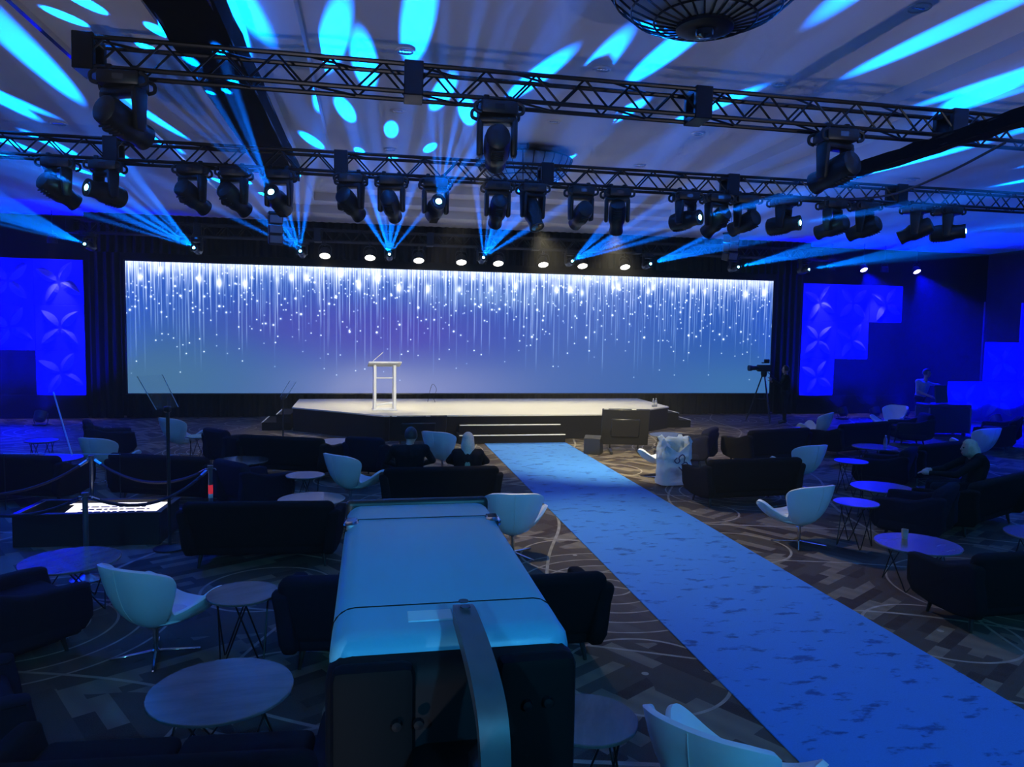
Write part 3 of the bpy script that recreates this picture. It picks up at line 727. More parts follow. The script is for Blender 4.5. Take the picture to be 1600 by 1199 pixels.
for x, y, rz, lab in (
    (-1.66, 6.04, -34, 'pale swan chair in the open beside the two small stone tables'),
    (-.29, 10.9, -46, 'pale swan chair between the small round table and the black sofa with two people'),
    (1.62, 8.2, -8, 'pale swan chair with its back to the camera lens, beside the runner'),
    (1.28, 13.2, -34, 'pale swan chair between the two seated people, facing the steps'),
    (-3.74, 15.5, -38, 'pale swan chair farthest back near the lectern, by a small table'),
    (-4.25, 12.9, -24, 'pale swan chair behind the rope stanchion'),
    (5.21, 12.25, 24, 'pale swan chair draped with the clear plastic bag'),
    (5.25, 8.15, 13, 'pale swan chair standing nearest the runner on its far side'),
    (7.18, 11.15, 12, 'pale swan chair between the black sofa and a small blue-lit table'),
    (10.45, 15.7, 42, 'white swan chair seen side-on against the blue-lit floor'),
    (1.70, 3.22, -52, 'large pale swan chair cut off by the bottom edge of the picture'),
    (13.5, 17.0, 110, 'white swan chair turned sideways near the road case'),
    (12.3, 12.9, 8, 'pale swan chair behind the blonde person')):
    place(SW, SWU, (x, y, 0), R(rz), lab, 'pale swan chairs')
SF, SFU = seat_unit('sofa', 1.62, m_sofa, 2), []
for x, y, rz, lab in (
    (-1.13, 8.42, -5, 'black sofa with its back to the camera, beside the lit showcase'),
    (.95, 10.2, 0, 'black sofa with two people sitting on it'),
    (-2.85, 11.5, -21, 'black sofa behind the rope at the showcase'),
    (-1.35, 13.25, -22, 'long black sofa in front of the stage corner by the lectern'),
    (-4.95, 11.75, -14, 'black sofa cut by the left edge of the picture'),
    (1.0, 5.68, 2, 'black sofa hidden behind the big lens housing'),
    (-.98, 3.62, -4, 'black sofa back showing along the bottom edge of the picture'),
    (5.65, 10.38, 3, 'black sofa beside the chair with the plastic bag'),
    (7.85, 13.5, 14, 'black sofa behind the one next to the plastic bag'),
    (10.35, 14.35, 17, 'black sofa near the floor uplights'),
    (8.15, 8.65, 24, 'black sofa on which the blonde person sits'),
    (5.88, 5.68, 0, 'black sofa nearest the camera on the far side of the runner'),
    (9.95, 11.6, 20, 'black sofa in front of the blue-lit floor, left of the blonde person'),
    (14.6, 14.8, 40, 'black sofa beyond the blonde person at the picture edge')):
    place(SF, SFU, (x, y, 0), R(rz), lab, 'black two-seat sofas')
AC, ACU = seat_unit('armchair', .74, m_navy, 1), []
for x, y, rz, lab in (
    (-1.60, 10.72, -48, 'navy armchair between the roped sofa and the small white-topped table'),
    (-2.45, 14.1, -48, 'navy armchair beside the table in front of the lectern steps'),
    (.06, 12.95, -25, 'navy armchair at the end of the long black sofa'),
    (-4.95, 15.3, -68, 'dark armchair in the blue light below the left relief panel'),
    (-2.72, 6.2, -42, 'dark armchair at the left edge beside the blue-topped table'),
    (-.28, 5.86, -5, 'navy armchair peeking out beside the lens housing'),
    (-2.35, 4.45, -60, 'dark armchair in the lower left corner'),
    (6.25, 13.5, 48, 'navy armchair next to the plastic bag, by the low table'),
    (6.85, 8.15, 36, 'navy armchair beside the small blue-lit table'),
    (8.55, 10.9, 40, 'navy armchair behind the large round blue table with the bottle'),
    (12.9, 15.6, 70, 'navy armchair in the blue light near the road case')):
    place(AC, ACU, (x, y, 0), R(rz), lab, 'navy armchairs')
TBG, TBU = table(.415, .45), []
for x, y, lab in (
    (-2.70, 7.22, 'large round low table glowing blue in front of the showcase'),
    (-.87, 4.47, 'large round grey stone table nearest the camera'),
    (-.73, 9.42, 'large round low table behind the sofa by the showcase'),
    (-2.05, 12.35, 'large round low table behind the roped black sofa'),
    (-.62, 14.25, 'large low table in the warm light between sofa and stage'),
    (9.73, 12.68, 'large round blue table carrying a water bottle'),
    (7.22, 9.22, 'large round blue table behind the navy armchair'),
    (5.63, 6.60, 'large round blue table with a drinking glass, nearest on the runner side'),
    (6.25, 14.6, 'large low table in the warm light behind the plastic bag'),
    (-5.0, 12.85, 'large round blue table behind the slanted rod'),
    (7.35, 6.7, 'large blue table at the right edge beneath the blonde person')):
    place(TBG, TBU, (x, y, 0), random.uniform(0, 1.5), lab, 'large round low tables')
TSM, TSU = table(.265, .55), []
for x, y, lab in (
    (-.97, 5.83, 'small round grey stone side table beside the open swan chair'),
    (-.90, 10.50, 'small round white-topped side table next to the navy armchair'),
    (-3.14, 14.5, 'small round side table by the farthest pale swan chair'),
    (1.14, 3.62, 'small round side table half hidden behind the lens housing'),
    (7.80, 10.72, 'small round blue-topped side table touching the swan chair by the sofa'),
    (5.92, 8.0, 'small round blue-topped side table near the runner swan chair'),
    (9.2, 14.75, 'small round blue side table near the side-on white chair'),
    (.55, 12.2, 'small round side table in front of the person in black'),
    (-5.7, 14.15, 'small round blue-lit side table near the left wall')):
    place(TSM, TSU, (x, y, 0), random.uniform(0, 1.5), lab, 'small round side tables')

# ------------------------------------------------------------------ lectern and stage dressing
lc = thing('lectern', 'slim white open-frame lectern with a gooseneck microphone', 'lectern', (.33, 18.35, .6), R(4))
for sx in (-1, 1): MB().rbox((sx*.24, 0, .56), (.07, .34, 1.12), .012, 1, fn=lambda p: (p.x, p.y*(1-.15*p.z), p.z)).build('side_post', m_white, lc)
MB().rbox((0, 0, 0), (.80, .46, .045), .015, 2, M3=Matrix.Rotation(R(-14), 3, 'X')).build('reading_top', m_white, lc).location = (0, -.02, 1.14)
MB().rbox((0, -.05, .80), (.46, .03, .03), .008, 1).build('cross_rail', m_white, lc)
MB().rbox((0, .0, .02), (.60, .40, .035), .01, 1).build('foot_plate', m_white, lc)
MB().rbox((.02, .10, .14), (.42, .03, .05), .01, 1, M3=Matrix.Rotation(R(-6), 3, 'Y')).build('lower_rail', m_white, lc)
MB().tube(catmull([(-.28, .1, 1.17), (-.26, .1, 1.22), (-.16, .08, 1.31), (-.03, .04, 1.43)], 5), .008, 6).build('gooseneck_microphone', m_nosing, lc)
for i, (x, y, lab) in enumerate(((7.55, 18.78, 'clear water bottle at the very corner of the stage'), (7.66, 18.86, 'clear water bottle standing behind the corner one'))):
    b_ = thing('water_bottle', lab, 'bottle', (x, y, .6), 0, 'water bottles on the stage corner')
    MB().lathe([(0, 0), (.034, .0), (.036, .02), (.036, .14), (.030, .17), (.013, .20), (.013, .215), (0, .215)], 14).build('body', M('clear_bottle', (.75, .8, .85), .08, var=.02, trans=.6), b_)
    MB().lathe([(.015, .212), (.015, .235), (0, .236)], 12).build('cap', m_white, b_)
    MB().lathe([(.0368, .06), (.0368, .12)], 14).build('paper_label', m_white, b_)
cbl = MB().tube(catmull([(1.75, 20.2, .606), (1.7, 20.2, .75), (1.78, 20.2, .95), (1.72, 20.2, 1.08), (1.66, 20.2, 1.1), (1.6, 20.25, .9), (1.55, 20.3, .606)], 6), .006, 5).build('loose_cable', m_plast)
tag(cbl, 'thin dark cable looping up from the stage floor beside the lectern', 'cable')
# confidence monitors standing on the floor in front of the stage
def floor_monitor(label, loc, rz, w, h, tilt):
    t = thing('floor_monitor', label, 'monitor', loc, rz, 'floor monitors before the stage')
    Mx = Matrix.Rotation(R(tilt), 3, 'X'); c = Vector((0, 0, .16+h/2*math.cos(R(tilt))))
    MB().rbox(c, (w, .06, h), .012, 1, M3=Mx).build('panel', m_plast, t)
    MB().rbox(c + Mx @ Vector((0, -.04, 0)), (w*.6, .05, h*.5), .015, 1, M3=Mx).build('rear_housing', m_plast, t)
    MB().rbox(c + Mx @ Vector((0, .032, 0)), (w-.05, .005, h-.05), .002, 1, M3=Mx).build('display_face', m_lens_off, t)
    for sx in (-1, 1):
        MB().rbox((sx*w*.3, .0, .03), (.06, .62, .06), .01, 1).build('foot', m_plast, t)
        MB().tube([(sx*w*.3, .22, .05), Vector((sx*w*.3, 0, 0)) + c + Mx @ Vector((0, -.03, -h*.1))], .016, 6).build('brace', m_plast, t)
    for sx, lab in ((-1, 0), (.35, 0)): MB().rbox(c + Mx @ Vector((sx*w*.46 + (w*.04 if sx < 0 else 0), -.02, h/2+.004)), (.10, .02, .008), .002, 1, M3=Mx).build('edge_highlight_strip', m_nosing, t)
    return t
floor_monitor('black floor monitor tilted before the steps behind the seated pair', (1.02, 16.1, 0), R(3), 1.25, .62, 24)
floor_monitor('black floor monitor seen from behind on the runner side with the plastic bag', (5.42, 15.05, 0), R(-14), 1.02, .86, 20)
wdg = thing('wedge_speaker', 'black wedge floor speaker next to the monitor by the runner', 'speaker', (4.72, 15.05, 0), R(-28))
wdg.scale = (.62, .8, 1)
MB().prism([(-.25, 0), (.25, 0), (.25, .12), (-.08, .40), (-.25, .34)], -.28, .28, fn=lambda p: (p.z, p.x, p.y)).build('cabinet', m_plast, wdg, smooth=False)
MB().prism([(.245, .13), (.255, .135), (-.07, .405), (-.08, .395)], -.25, .25, fn=lambda p: (p.z, p.x, p.y)).build('grille', m_blackmetal, wdg, smooth=False)
# hung loudspeaker columns beside the wall
m_spk = M('grey_speaker_grille', (.30, .33, .36), .5, .2, var=.3, scale=120)
def hung_array(label, x, y, z):
    t = thing('hung_loudspeaker', label, 'speaker', (x, y, z), R(14), 'hung loudspeaker columns')
    for k in range(3):
        b_ = MB().rbox((0, 0, 0), (.30, .26, .20), .015, 1, M3=Matrix.Rotation(R(6+5*k), 3, 'X')).build('cabinet', m_plast, t); b_.location = (0, .02*k, -.22*k)
        g_ = MB().box((0, -.136, 0), (.26, .01, .16), Matrix.Rotation(R(6+5*k), 3, 'X')).build('grille', m_spk, b_)
    MB().rbox((0, 0, .14), (.32, .28, .05), .01, 1).build('flying_frame', m_blackmetal, t)
    MB().tube([(0, 0, .15), (0, 0, 5.58-z)], .008, 6).build('suspension_cable', m_blackmetal, t)
hung_array('narrow hung loudspeaker column in front of the LED wall near the tripod camera', 8.9, 17.3, 5.0)
hung_array('narrow hung loudspeaker column over the lectern end of the LED wall', -2.1, 17.3, 5.0)

# ------------------------------------------------------------------ showcase, ropes, prompters
m_glow = M('lit_white_panel', (.8, .8, .75), .5, var=0, emit=(1., .93, .8), es=1.3)
m_rope = M('dark_velvet_rope', (.012, .010, .03), .8, var=.2)
m_post = M('brushed_post', (.30, .32, .36), .28, .9, var=.08)
sh = thing('display_showcase', 'low black showcase with a lit white printed panel inside', 'showcase', (-3.25, 9.62, 0), R(-3))
for c, d, nm in (((0, -.36, .19), (1.62, .04, .38), 'front_panel'), ((0, .36, .19), (1.62, .04, .38), 'back_panel'), ((-.79, 0, .19), (.04, .70, .38), 'side_panel'), ((.79, 0, .19), (.04, .70, .38), 'side_panel'), ((0, 0, .05), (1.54, .68, .03), 'bottom_panel')):
    MB().rbox(c, d, .006, 1).build(nm, m_plast, sh)
for c, d in (((0, -.36, .385), (1.66, .07, .016)), ((0, .36, .385), (1.66, .07, .016)), ((-.79, 0, .385), (.07, .66, .016)), ((.79, 0, .385), (.07, .66, .016))): MB().rbox(c, d, .004, 1).build('rim', m_chrome if abs(c[0]) > .1 and c[0] < 0 else m_plast, sh)
lp = MB().rbox((.16, .02, .325), (1.08, .44, .02), .004, 1, M3=Matrix.Rotation(R(6), 3, 'X')).build('lit_panel', m_glow, sh)
tx = MB()
for r_ in range(3):
    x = -.22
    while x < .56:
        w = random.uniform(.03, .10)
        if x+w < .58: tx.box((x+w/2, -.06+.09*r_ - .03, .342 + (-.06+.09*r_)*.1), (w, .028, .004), Matrix.Rotation(R(6), 3, 'X'))
        x += w+.025
tx.build('print', m_plast, lp, smooth=False)
MB().rbox((.1, .30, .345), (1.2, .02, .02), .004, 1).build('rear_light_strip', m_glow, sh)
ST = {'a': (-3.57, 10.30), 'b': (-1.93, 9.42), 'c': (-2.84, 8.0), 'd': (-4.75, 8.75)}
SL = {'a': 'behind the showcase', 'b': 'with a red tag beside the black sofa', 'c': 'between showcase and blue-topped table', 'd': 'near the left edge of the picture'}
for k, (x, y) in ST.items():
    t = thing('stanchion', 'polished rope post ' + SL[k], 'stanchion', (x, y, 0), 0, 'rope posts around the showcase')
    MB().lathe([(0, 0), (.16, 0), (.16, .015), (.06, .04), (.028, .06), (0, .06)], 24).build('base', m_post, t)
    MB().lathe([(.026, .05), (.026, .86), (.034, .87), (.034, .90), (0, .905)], 16).build('post', m_post, t)
    for a in range(2): MB().tube(catmull([(0, 0, .85), ((-1)**a*.05, 0, .86), ((-1)**a*.065, 0, .84)], 4), .008, 6).build('hook', m_chrome, t)
    if k == 'b':
        MB().lathe([(.0275, .55), (.0275, .66)], 14).build('red_tag', M('red_tag', (.7, .02, .03), .4, var=.05, emit=(.8, .03, .05), es=.5), t)
        MB().lathe([(.0277, .50), (.0277, .55)], 14).build('white_tag', m_white, t)
def rope(label, a, b_, sag):
    A, B = Vector(ST[a] + (.84,)), Vector(ST[b_] + (.84,)) if isinstance(b_, str) else Vector(b_)
    dv = (B-A); dv.z = 0; dv.normalize(); A = A + dv*.06; B = B - dv*.06
    P = [A.lerp(B, i/14) - Vector((0, 0, sag*4*(i/14)*(1-i/14))) for i in range(15)]
    t = thing('barrier_rope', label, 'rope', A, 0, 'ropes between the posts')
    MB().tube([p-A for p in P], .018, 8).build('rope_core', m_rope, t)
    for p, q in ((P[0], P[1]), (P[-1], P[-2])): MB().tube([p-A, p.lerp(q, .8)-A], .021, 8).build('end_sleeve', m_chrome, t)
rope('dark velvet rope from the rear post to the red-tagged post', 'a', 'b', .22)
rope('dark velvet rope from the red-tagged post past the showcase corner', 'b', 'c', .22)
rope('dark velvet rope from the showcase post toward the left edge', 'c', 'd', .24)
rope('dark velvet rope from the rear post toward the left edge', 'd', 'a', .24)
m_glass = M('prompter_glass', (.85, .9, .95), .03, var=0, trans=.0, alpha=.05)
m_edge = M('glass_edge', (.35, .5, .6), .2, var=.05)
def prompter(label, x, y, h, rz):
    t = thing('glass_prompter', label, 'teleprompter', (x, y, 0), rz, 'glass speech prompters')
    MB().lathe([(0, 0), (.18, 0), (.18, .02), (.03, .05), (0, .05)], 20).build('base', m_plast, t)
    MB().lathe([(.02, .04), (.02, h), (0, h)], 12).build('pole', m_plast, t)
    MB().rbox((0, 0, h+.02), (.07, .07, .07), .012, 1).build('tilt_bracket', m_plast, t)
    G = [(-.17, .0, h+.03), (.17, 0, h+.03), (.19, .24, h+.40), (-.19, .24, h+.40)]
    MB().add(G + [(a, b_+.006, c) for a, b_, c in G], [(0, 1, 2, 3), (7, 6, 5, 4)] + [(k, (k+1) % 4, 4+(k+1) % 4, 4+k) for k in range(4)]).build('glass_plate', m_glass, t, smooth=False)
    for k in (1, 3): MB().tube([G[k], G[(k+1) % 4]], .005, 5).build('glass_edge', m_edge, t)
prompter('slender glass prompter on a tall black pole beside the showcase', -2.30, 9.0, 1.62, R(62))
prompter('slender glass prompter in front of the stage corner by the lectern', -2.0, 17.6, .95, R(-62))
pl = thing('panel_edge_rods', 'slim pale blue rod and thin rail in place of glass panel edges', 'pole', (-4.45, 11.3, 0))  # rod and rail stand in for the edges of a glass panel
MB().tube([(-.05, .3, 1.62), (.32, -.1, .76)], .012, 8).build('slanted_rod', M('pale_blue_edge', (.35, .6, .8), .3, .3, var=.05), pl)
MB().tube([(-.55, -.1, .80), (.95, -.1, .76)], .006, 6).build('rail', m_edge, pl)
for x in (-.54, .94): MB().tube([(x, -.1, .0), (x, -.1, .79)], .008, 6).build('upright', m_plast, pl)

# ------------------------------------------------------------------ broadcast camera in the foreground
m_lensbox = M('lens_housing_cyan_light', (.11, .40, .56), .38, var=.05, scale=9, bump=.03, bscale=200)  # grey housing with the cyan light mixed into its colour
m_rub = M('dark_rubber', (.006, .006, .008), .6, var=.2, spec=.15)
m_rearblack = M('matt_black_shell', (.004, .004, .005), .7, var=.2, spec=.1)
cam = thing('broadcast_camera', 'large grey box-lens television camera pointing at the stage', 'camera', (.088, 1.06, 0), 0)
ZT, BW, BL, BH = 2.278, .262, .61, .262
b = MB().rbox((0, 0, ZT-BH/2), (BW, BL, BH), .026, 4); b.build('lens_housing', m_lensbox, cam, ang=50)
MB().rbox((0, BL/2+.008, ZT-BH/2+.001), (BW+.004, .022, BH+.008), .010, 3).build('front_hood', m_plast, cam, ang=50)
MB().rbox((0, -BL/2+.012, ZT-BH/2-.01), (BW+.006, .07, BH-.014), .028, 3).build('rear_rim', m_rub, cam, ang=50)
def rrect(w, h, r, y, z):
    P = []
    for cx, cz, a0 in ((w/2-r, h/2-r, 0), (-w/2+r, h/2-r, 90), (-w/2+r, -h/2+r, 180), (w/2-r, -h/2+r, 270)):
        for k in range(6): P.append((cx + r*math.cos(R(a0+18*k)), y, z + cz + r*math.sin(R(a0+18*k))))
    return P
for y in (.185, -.215): MB().tube(rrect(BW, BH, .026, y, ZT-BH/2), .0012, 5, closed=True).build('panel_seam', m_rub, cam)
for s in (-1, 1):
    MB().rbox((s*(BW/2-.012), .175, ZT-.006), (.026, .036, .018), .005, 1).build('latch', m_chrome, cam)
MB().rbox((-.022, -.252, ZT+.0005), (.05, .030, .002), .0008, 1).build('sticker', M('pale_cyan_label', (.45, .75, .85), .5, var=.05), cam)
# rear face with cut-out, camera body and handle
MB().rbox((-.085, -.325, ZT-.135), (.085, .03, .235), .012, 2).build('rear_plate', m_rearblack, cam)
MB().rbox((.085, -.325, ZT-.135), (.085, .03, .235), .012, 2).build('rear_plate', m_rearblack, cam)
for x, zz in ((-.062, -.075), (-.040, -.075), (.072, -.065), (.094, -.063), (.045, -.062)): MB().lathe([(0, .006), (.005, .005), (.006, 0)], 10, c=(x, -.341, ZT+zz), M3=Matrix.Rotation(R(90), 3, 'X')).build('screw', m_rub, cam)
MB().rbox((.0, -.46, ZT-.21), (.105, .28, .22), .02, 2).build('camera_body', m_rearblack, cam)
hp = [(.012, -.275, ZT+.010), (.012, -.30, ZT+.013), (.015, -.36, ZT+.004), (.018, -.41, ZT-.012), (.020, -.435, ZT-.035), (.021, -.445, ZT-.08), (.021, -.45, ZT-.16), (.021, -.455, ZT-.26)]
h = MB(); cr = catmull(hp, 5)
V = []; F = []
for i, p in enumerate(cr):
    w = .0108 + .003*math.sin(PI*i/(len(cr)-1)); tn = (cr[min(i+1, len(cr)-1)]-cr[max(i-1, 0)]).normalized(); up = Vector((1, 0, 0)).cross(tn) * -1
    for a, c in ((-1, -.7), (-1, .5), (-.6, .9), (.6, .9), (1, .5), (1, -.7)): V.append(p + Vector((a*w, 0, 0)) + up*(-c*.014))
n6 = 6
for i in range(len(cr)-1):
    for k in range(n6): F.append((i*n6+k, i*n6+(k+1) % n6, (i+1)*n6+(k+1) % n6, (i+1)*n6+k))
F += [tuple(range(n6-1, -1, -1)), tuple((len(cr)-1)*n6+k for k in range(n6))]
MB().add(V, F).build('carry_handle', M('worn_grey_handle', (.06, .075, .09), .45, var=.25, scale=40), cam, ang=30)
for y in (-.282, -.298): MB().lathe([(0, .001), (.0055, .001), (.006, 0)], 12, c=(.012, y, ZT+.0262)).build('handle_hole', m_plast, cam)
MB().rbox((.020, -.42, ZT-.105), (.034, .05, .08), .008, 1).build('handle_foot', m_plast, cam)
MB().rbox((.021, -.462, ZT-.062), (.020, .006, .010), .003, 1).build('tally_window', M('pale_tally', (.4, .7, .8), .3, var=0), cam)
MB().rbox((.020, -.42, ZT-.20), (.040, .06, .12), .01, 1).build('rear_grip', M('grey_grip', (.10, .12, .14), .5, var=.2), cam)
MB().lathe([(.13, 0), (.14, .012), (.13, .024), (.118, .012)], 30, c=(.01, -.56, ZT-.235), closed=True).build('pan_ring', m_plast, cam)
for s in (-1, 1): MB().tube(catmull([(s*.05, -.42, ZT-.17), (s*.075, -.49, ZT-.20), (s*.11, -.60, ZT-.28)], 5), .012, 6).build('pan_bar', m_rub, cam)
MB().lathe([(.10, 1.6), (.10, 1.99), (0, 2.0)], 20, c=(0, -.1, 0)).build('tilt_head', m_plast, cam)
MB().lathe([(.06, .5), (.06, 1.62), (0, 1.63)], 16, c=(0, -.1, 0)).build('pedestal_column', m_plast, cam)
for k in range(3):
    a = PI/2+k*2*PI/3; MB().tube([(0, -.1, 1.3), (.55*math.cos(a), -.1+.55*math.sin(a), .02)], .025, 8).build('tripod_leg', m_plast, cam)

# ------------------------------------------------------------------ plastic bag, small table items
m_bag = M('translucent_bag_film', (.72, .82, .86), .3, var=.06, alpha=.82, bump=.4, bscale=14)
bag = thing('plastic_bag', 'pale translucent plastic bag with a dark scribbled mark, over a swan chair', 'bag', (5.12, 11.72, 0), R(6))
rnd = random.Random(3); V = []; F = []; nr, ns = 12, 28
for j in range(nr+1):
    s = j/nr
    for k in range(ns):
        a = 2*PI*k/ns; ca, sa = math.cos(a), math.sin(a); e = .42
        x = .30*(1-.12*s)*math.copysign(abs(ca)**e, ca); y = .17*(1-.15*s)*math.copysign(abs(sa)**e, sa)
        z = .03 + .80*s
        if s > .5: z -= (s-.5)*2*.26*max(0, -sa)**3*(1-abs(ca))   # front dips into a V
        w = .012+.02*s
        V.append((x+rnd.uniform(-w, w), y+rnd.uniform(-w, w), max(.012, z+(rnd.uniform(-w, w) if 0 < j else 0))))
for j in range(nr):
    for k in range(ns): F.append((j*ns+k, j*ns+(k+1) % ns, (j+1)*ns+(k+1) % ns, (j+1)*ns+k))
F.append(tuple(range(ns-1, -1, -1)))
MB().add(V, F).build('bag_film', m_bag, bag, ang=70)
m_ink = M('dark_blue_ink', (.01, .015, .10), .5, var=0)
for P in ([(-.03, .50), (-.06, .47), (-.03, .44), (.0, .46), (-.01, .50), (.03, .53), (.06, .50), (.05, .45)], [(.02, .42), (.07, .45), (.10, .41), (.06, .37), (.10, .34), (.14, .38), (.17, .36)], [(-.01, .40), (.03, .36), (.05, .32), (.09, .34)]):
    MB().tube(catmull([((x-.05)*1.6+.07, -.212, (z-.43)*1.6+.40) for x, z in P], 5), .0095, 5).build('printed_mark', m_ink, bag)
MB().prism([(-.10, .50), (.10, .50), (.01, .36)], -.01, .01, fn=lambda p: (p.x-.03, .02+p.z, p.y+.08)).build('green_contents', M('dull_green_card', (.06, .14, .12), .6, var=.1), bag, smooth=False)
m_clear = M('clear_bottle', (.75, .8, .85), .08, var=.02, trans=.6)
b_ = thing('water_bottle', 'clear water bottle standing on the large blue table', 'bottle', (9.9, 12.6, .45))
MB().lathe([(0, 0), (.034, .0), (.036, .02), (.036, .14), (.030, .17), (.013, .20), (.013, .215), (0, .215)], 14).build('body', m_clear, b_)
MB().lathe([(.015, .212), (.015, .235), (0, .236)], 12).build('cap', m_white, b_)
g_ = thing('drinking_glass', 'clear drinking glass on the nearest blue table', 'glass', (5.62, 6.78, .45))
MB().lathe([(.028, 0), (.036, .10), (.033, .10), (.026, .006), (0, .006)], 18).build('tumbler', m_clear, g_)
MB().lathe([(0, .0065), (.027, .0065), (.029, .03), (0, .031)], 14).build('drink', M('pale_drink', (.4, .5, .6), .1, var=0, trans=.5), g_)

# ------------------------------------------------------------------ tripod camera and road case
tc = thing('tripod_camera', 'shoulder video camera on a tripod against the LED wall edge', 'camera', (11.50, 20.0, 0), R(0))
MB().rbox((0, 0, 1.62), (.42, .17, .20), .03, 2).build('camera_body', m_plast, tc)
MB().lathe([(.06, 0), (.065, .18), (.085, .22), (.085, .30), (0, .30)], 16, c=(-.20, 0, 1.62), M3=Matrix.Rotation(R(-90), 3, 'Y')).build('lens', m_plast, tc)
MB().rbox((.04, 0, 1.78), (.26, .04, .03), .01, 1).build('top_handle', m_plast, tc)
MB().rbox((.02, -.10, 1.84), (.16, .08, .10), .015, 1).build('viewfinder', m_plast, tc)
MB().tube([(.12, 0, 1.5), (.45, .05, 1.28)], .012, 6).build('pan_handle', m_plast, tc)
MB().lathe([(.07, 1.36), (.09, 1.44), (.09, 1.52), (0, 1.53)], 14).build('fluid_head', m_plast, tc)
for k in range(3):
    a = .5+k*2*PI/3; l = MB().tube([(.05*math.cos(a), .05*math.sin(a), 1.38), (.46*math.cos(a), .46*math.sin(a), .015)], .02, 6).build('tripod_leg', m_plast, tc)
MB().tube([(.25*math.cos(.5+k*2*PI/3), .25*math.sin(.5+k*2*PI/3), .70) for k in range(3)], .010, 6, closed=True).build('spreader', m_plast, tc)
rc = thing('road_case', 'black road case with a tilted monitor on top, by the blue-lit panel', 'case', (15.05, 17.0, 0), R(-8))
MB().rbox((0, 0, .42), (1.15, .62, .66), .02, 1).build('case_body', m_plast, rc)
MB().rbox((0, 0, .80), (1.16, .63, .10), .02, 1).build('lid', m_plast, rc)
for sx in (-1, 1):
    for sy in (-1, 1):
        MB().rbox((sx*.56, sy*.30, .42), (.04, .04, .68), .008, 1).build('corner_edge', m_post, rc)
        MB().lathe([(.05, -.02), (.05, .02)], 14, c=(sx*.45, sy*.22, .05), M3=Matrix.Rotation(R(90), 3, 'X')).build('caster', m_rub, rc)
MB().rbox((-.05, .05, 1.10), (.34, .05, .48), .012, 1, M3=Matrix.Rotation(R(-12), 3, 'X')).build('monitor', m_plast, rc)

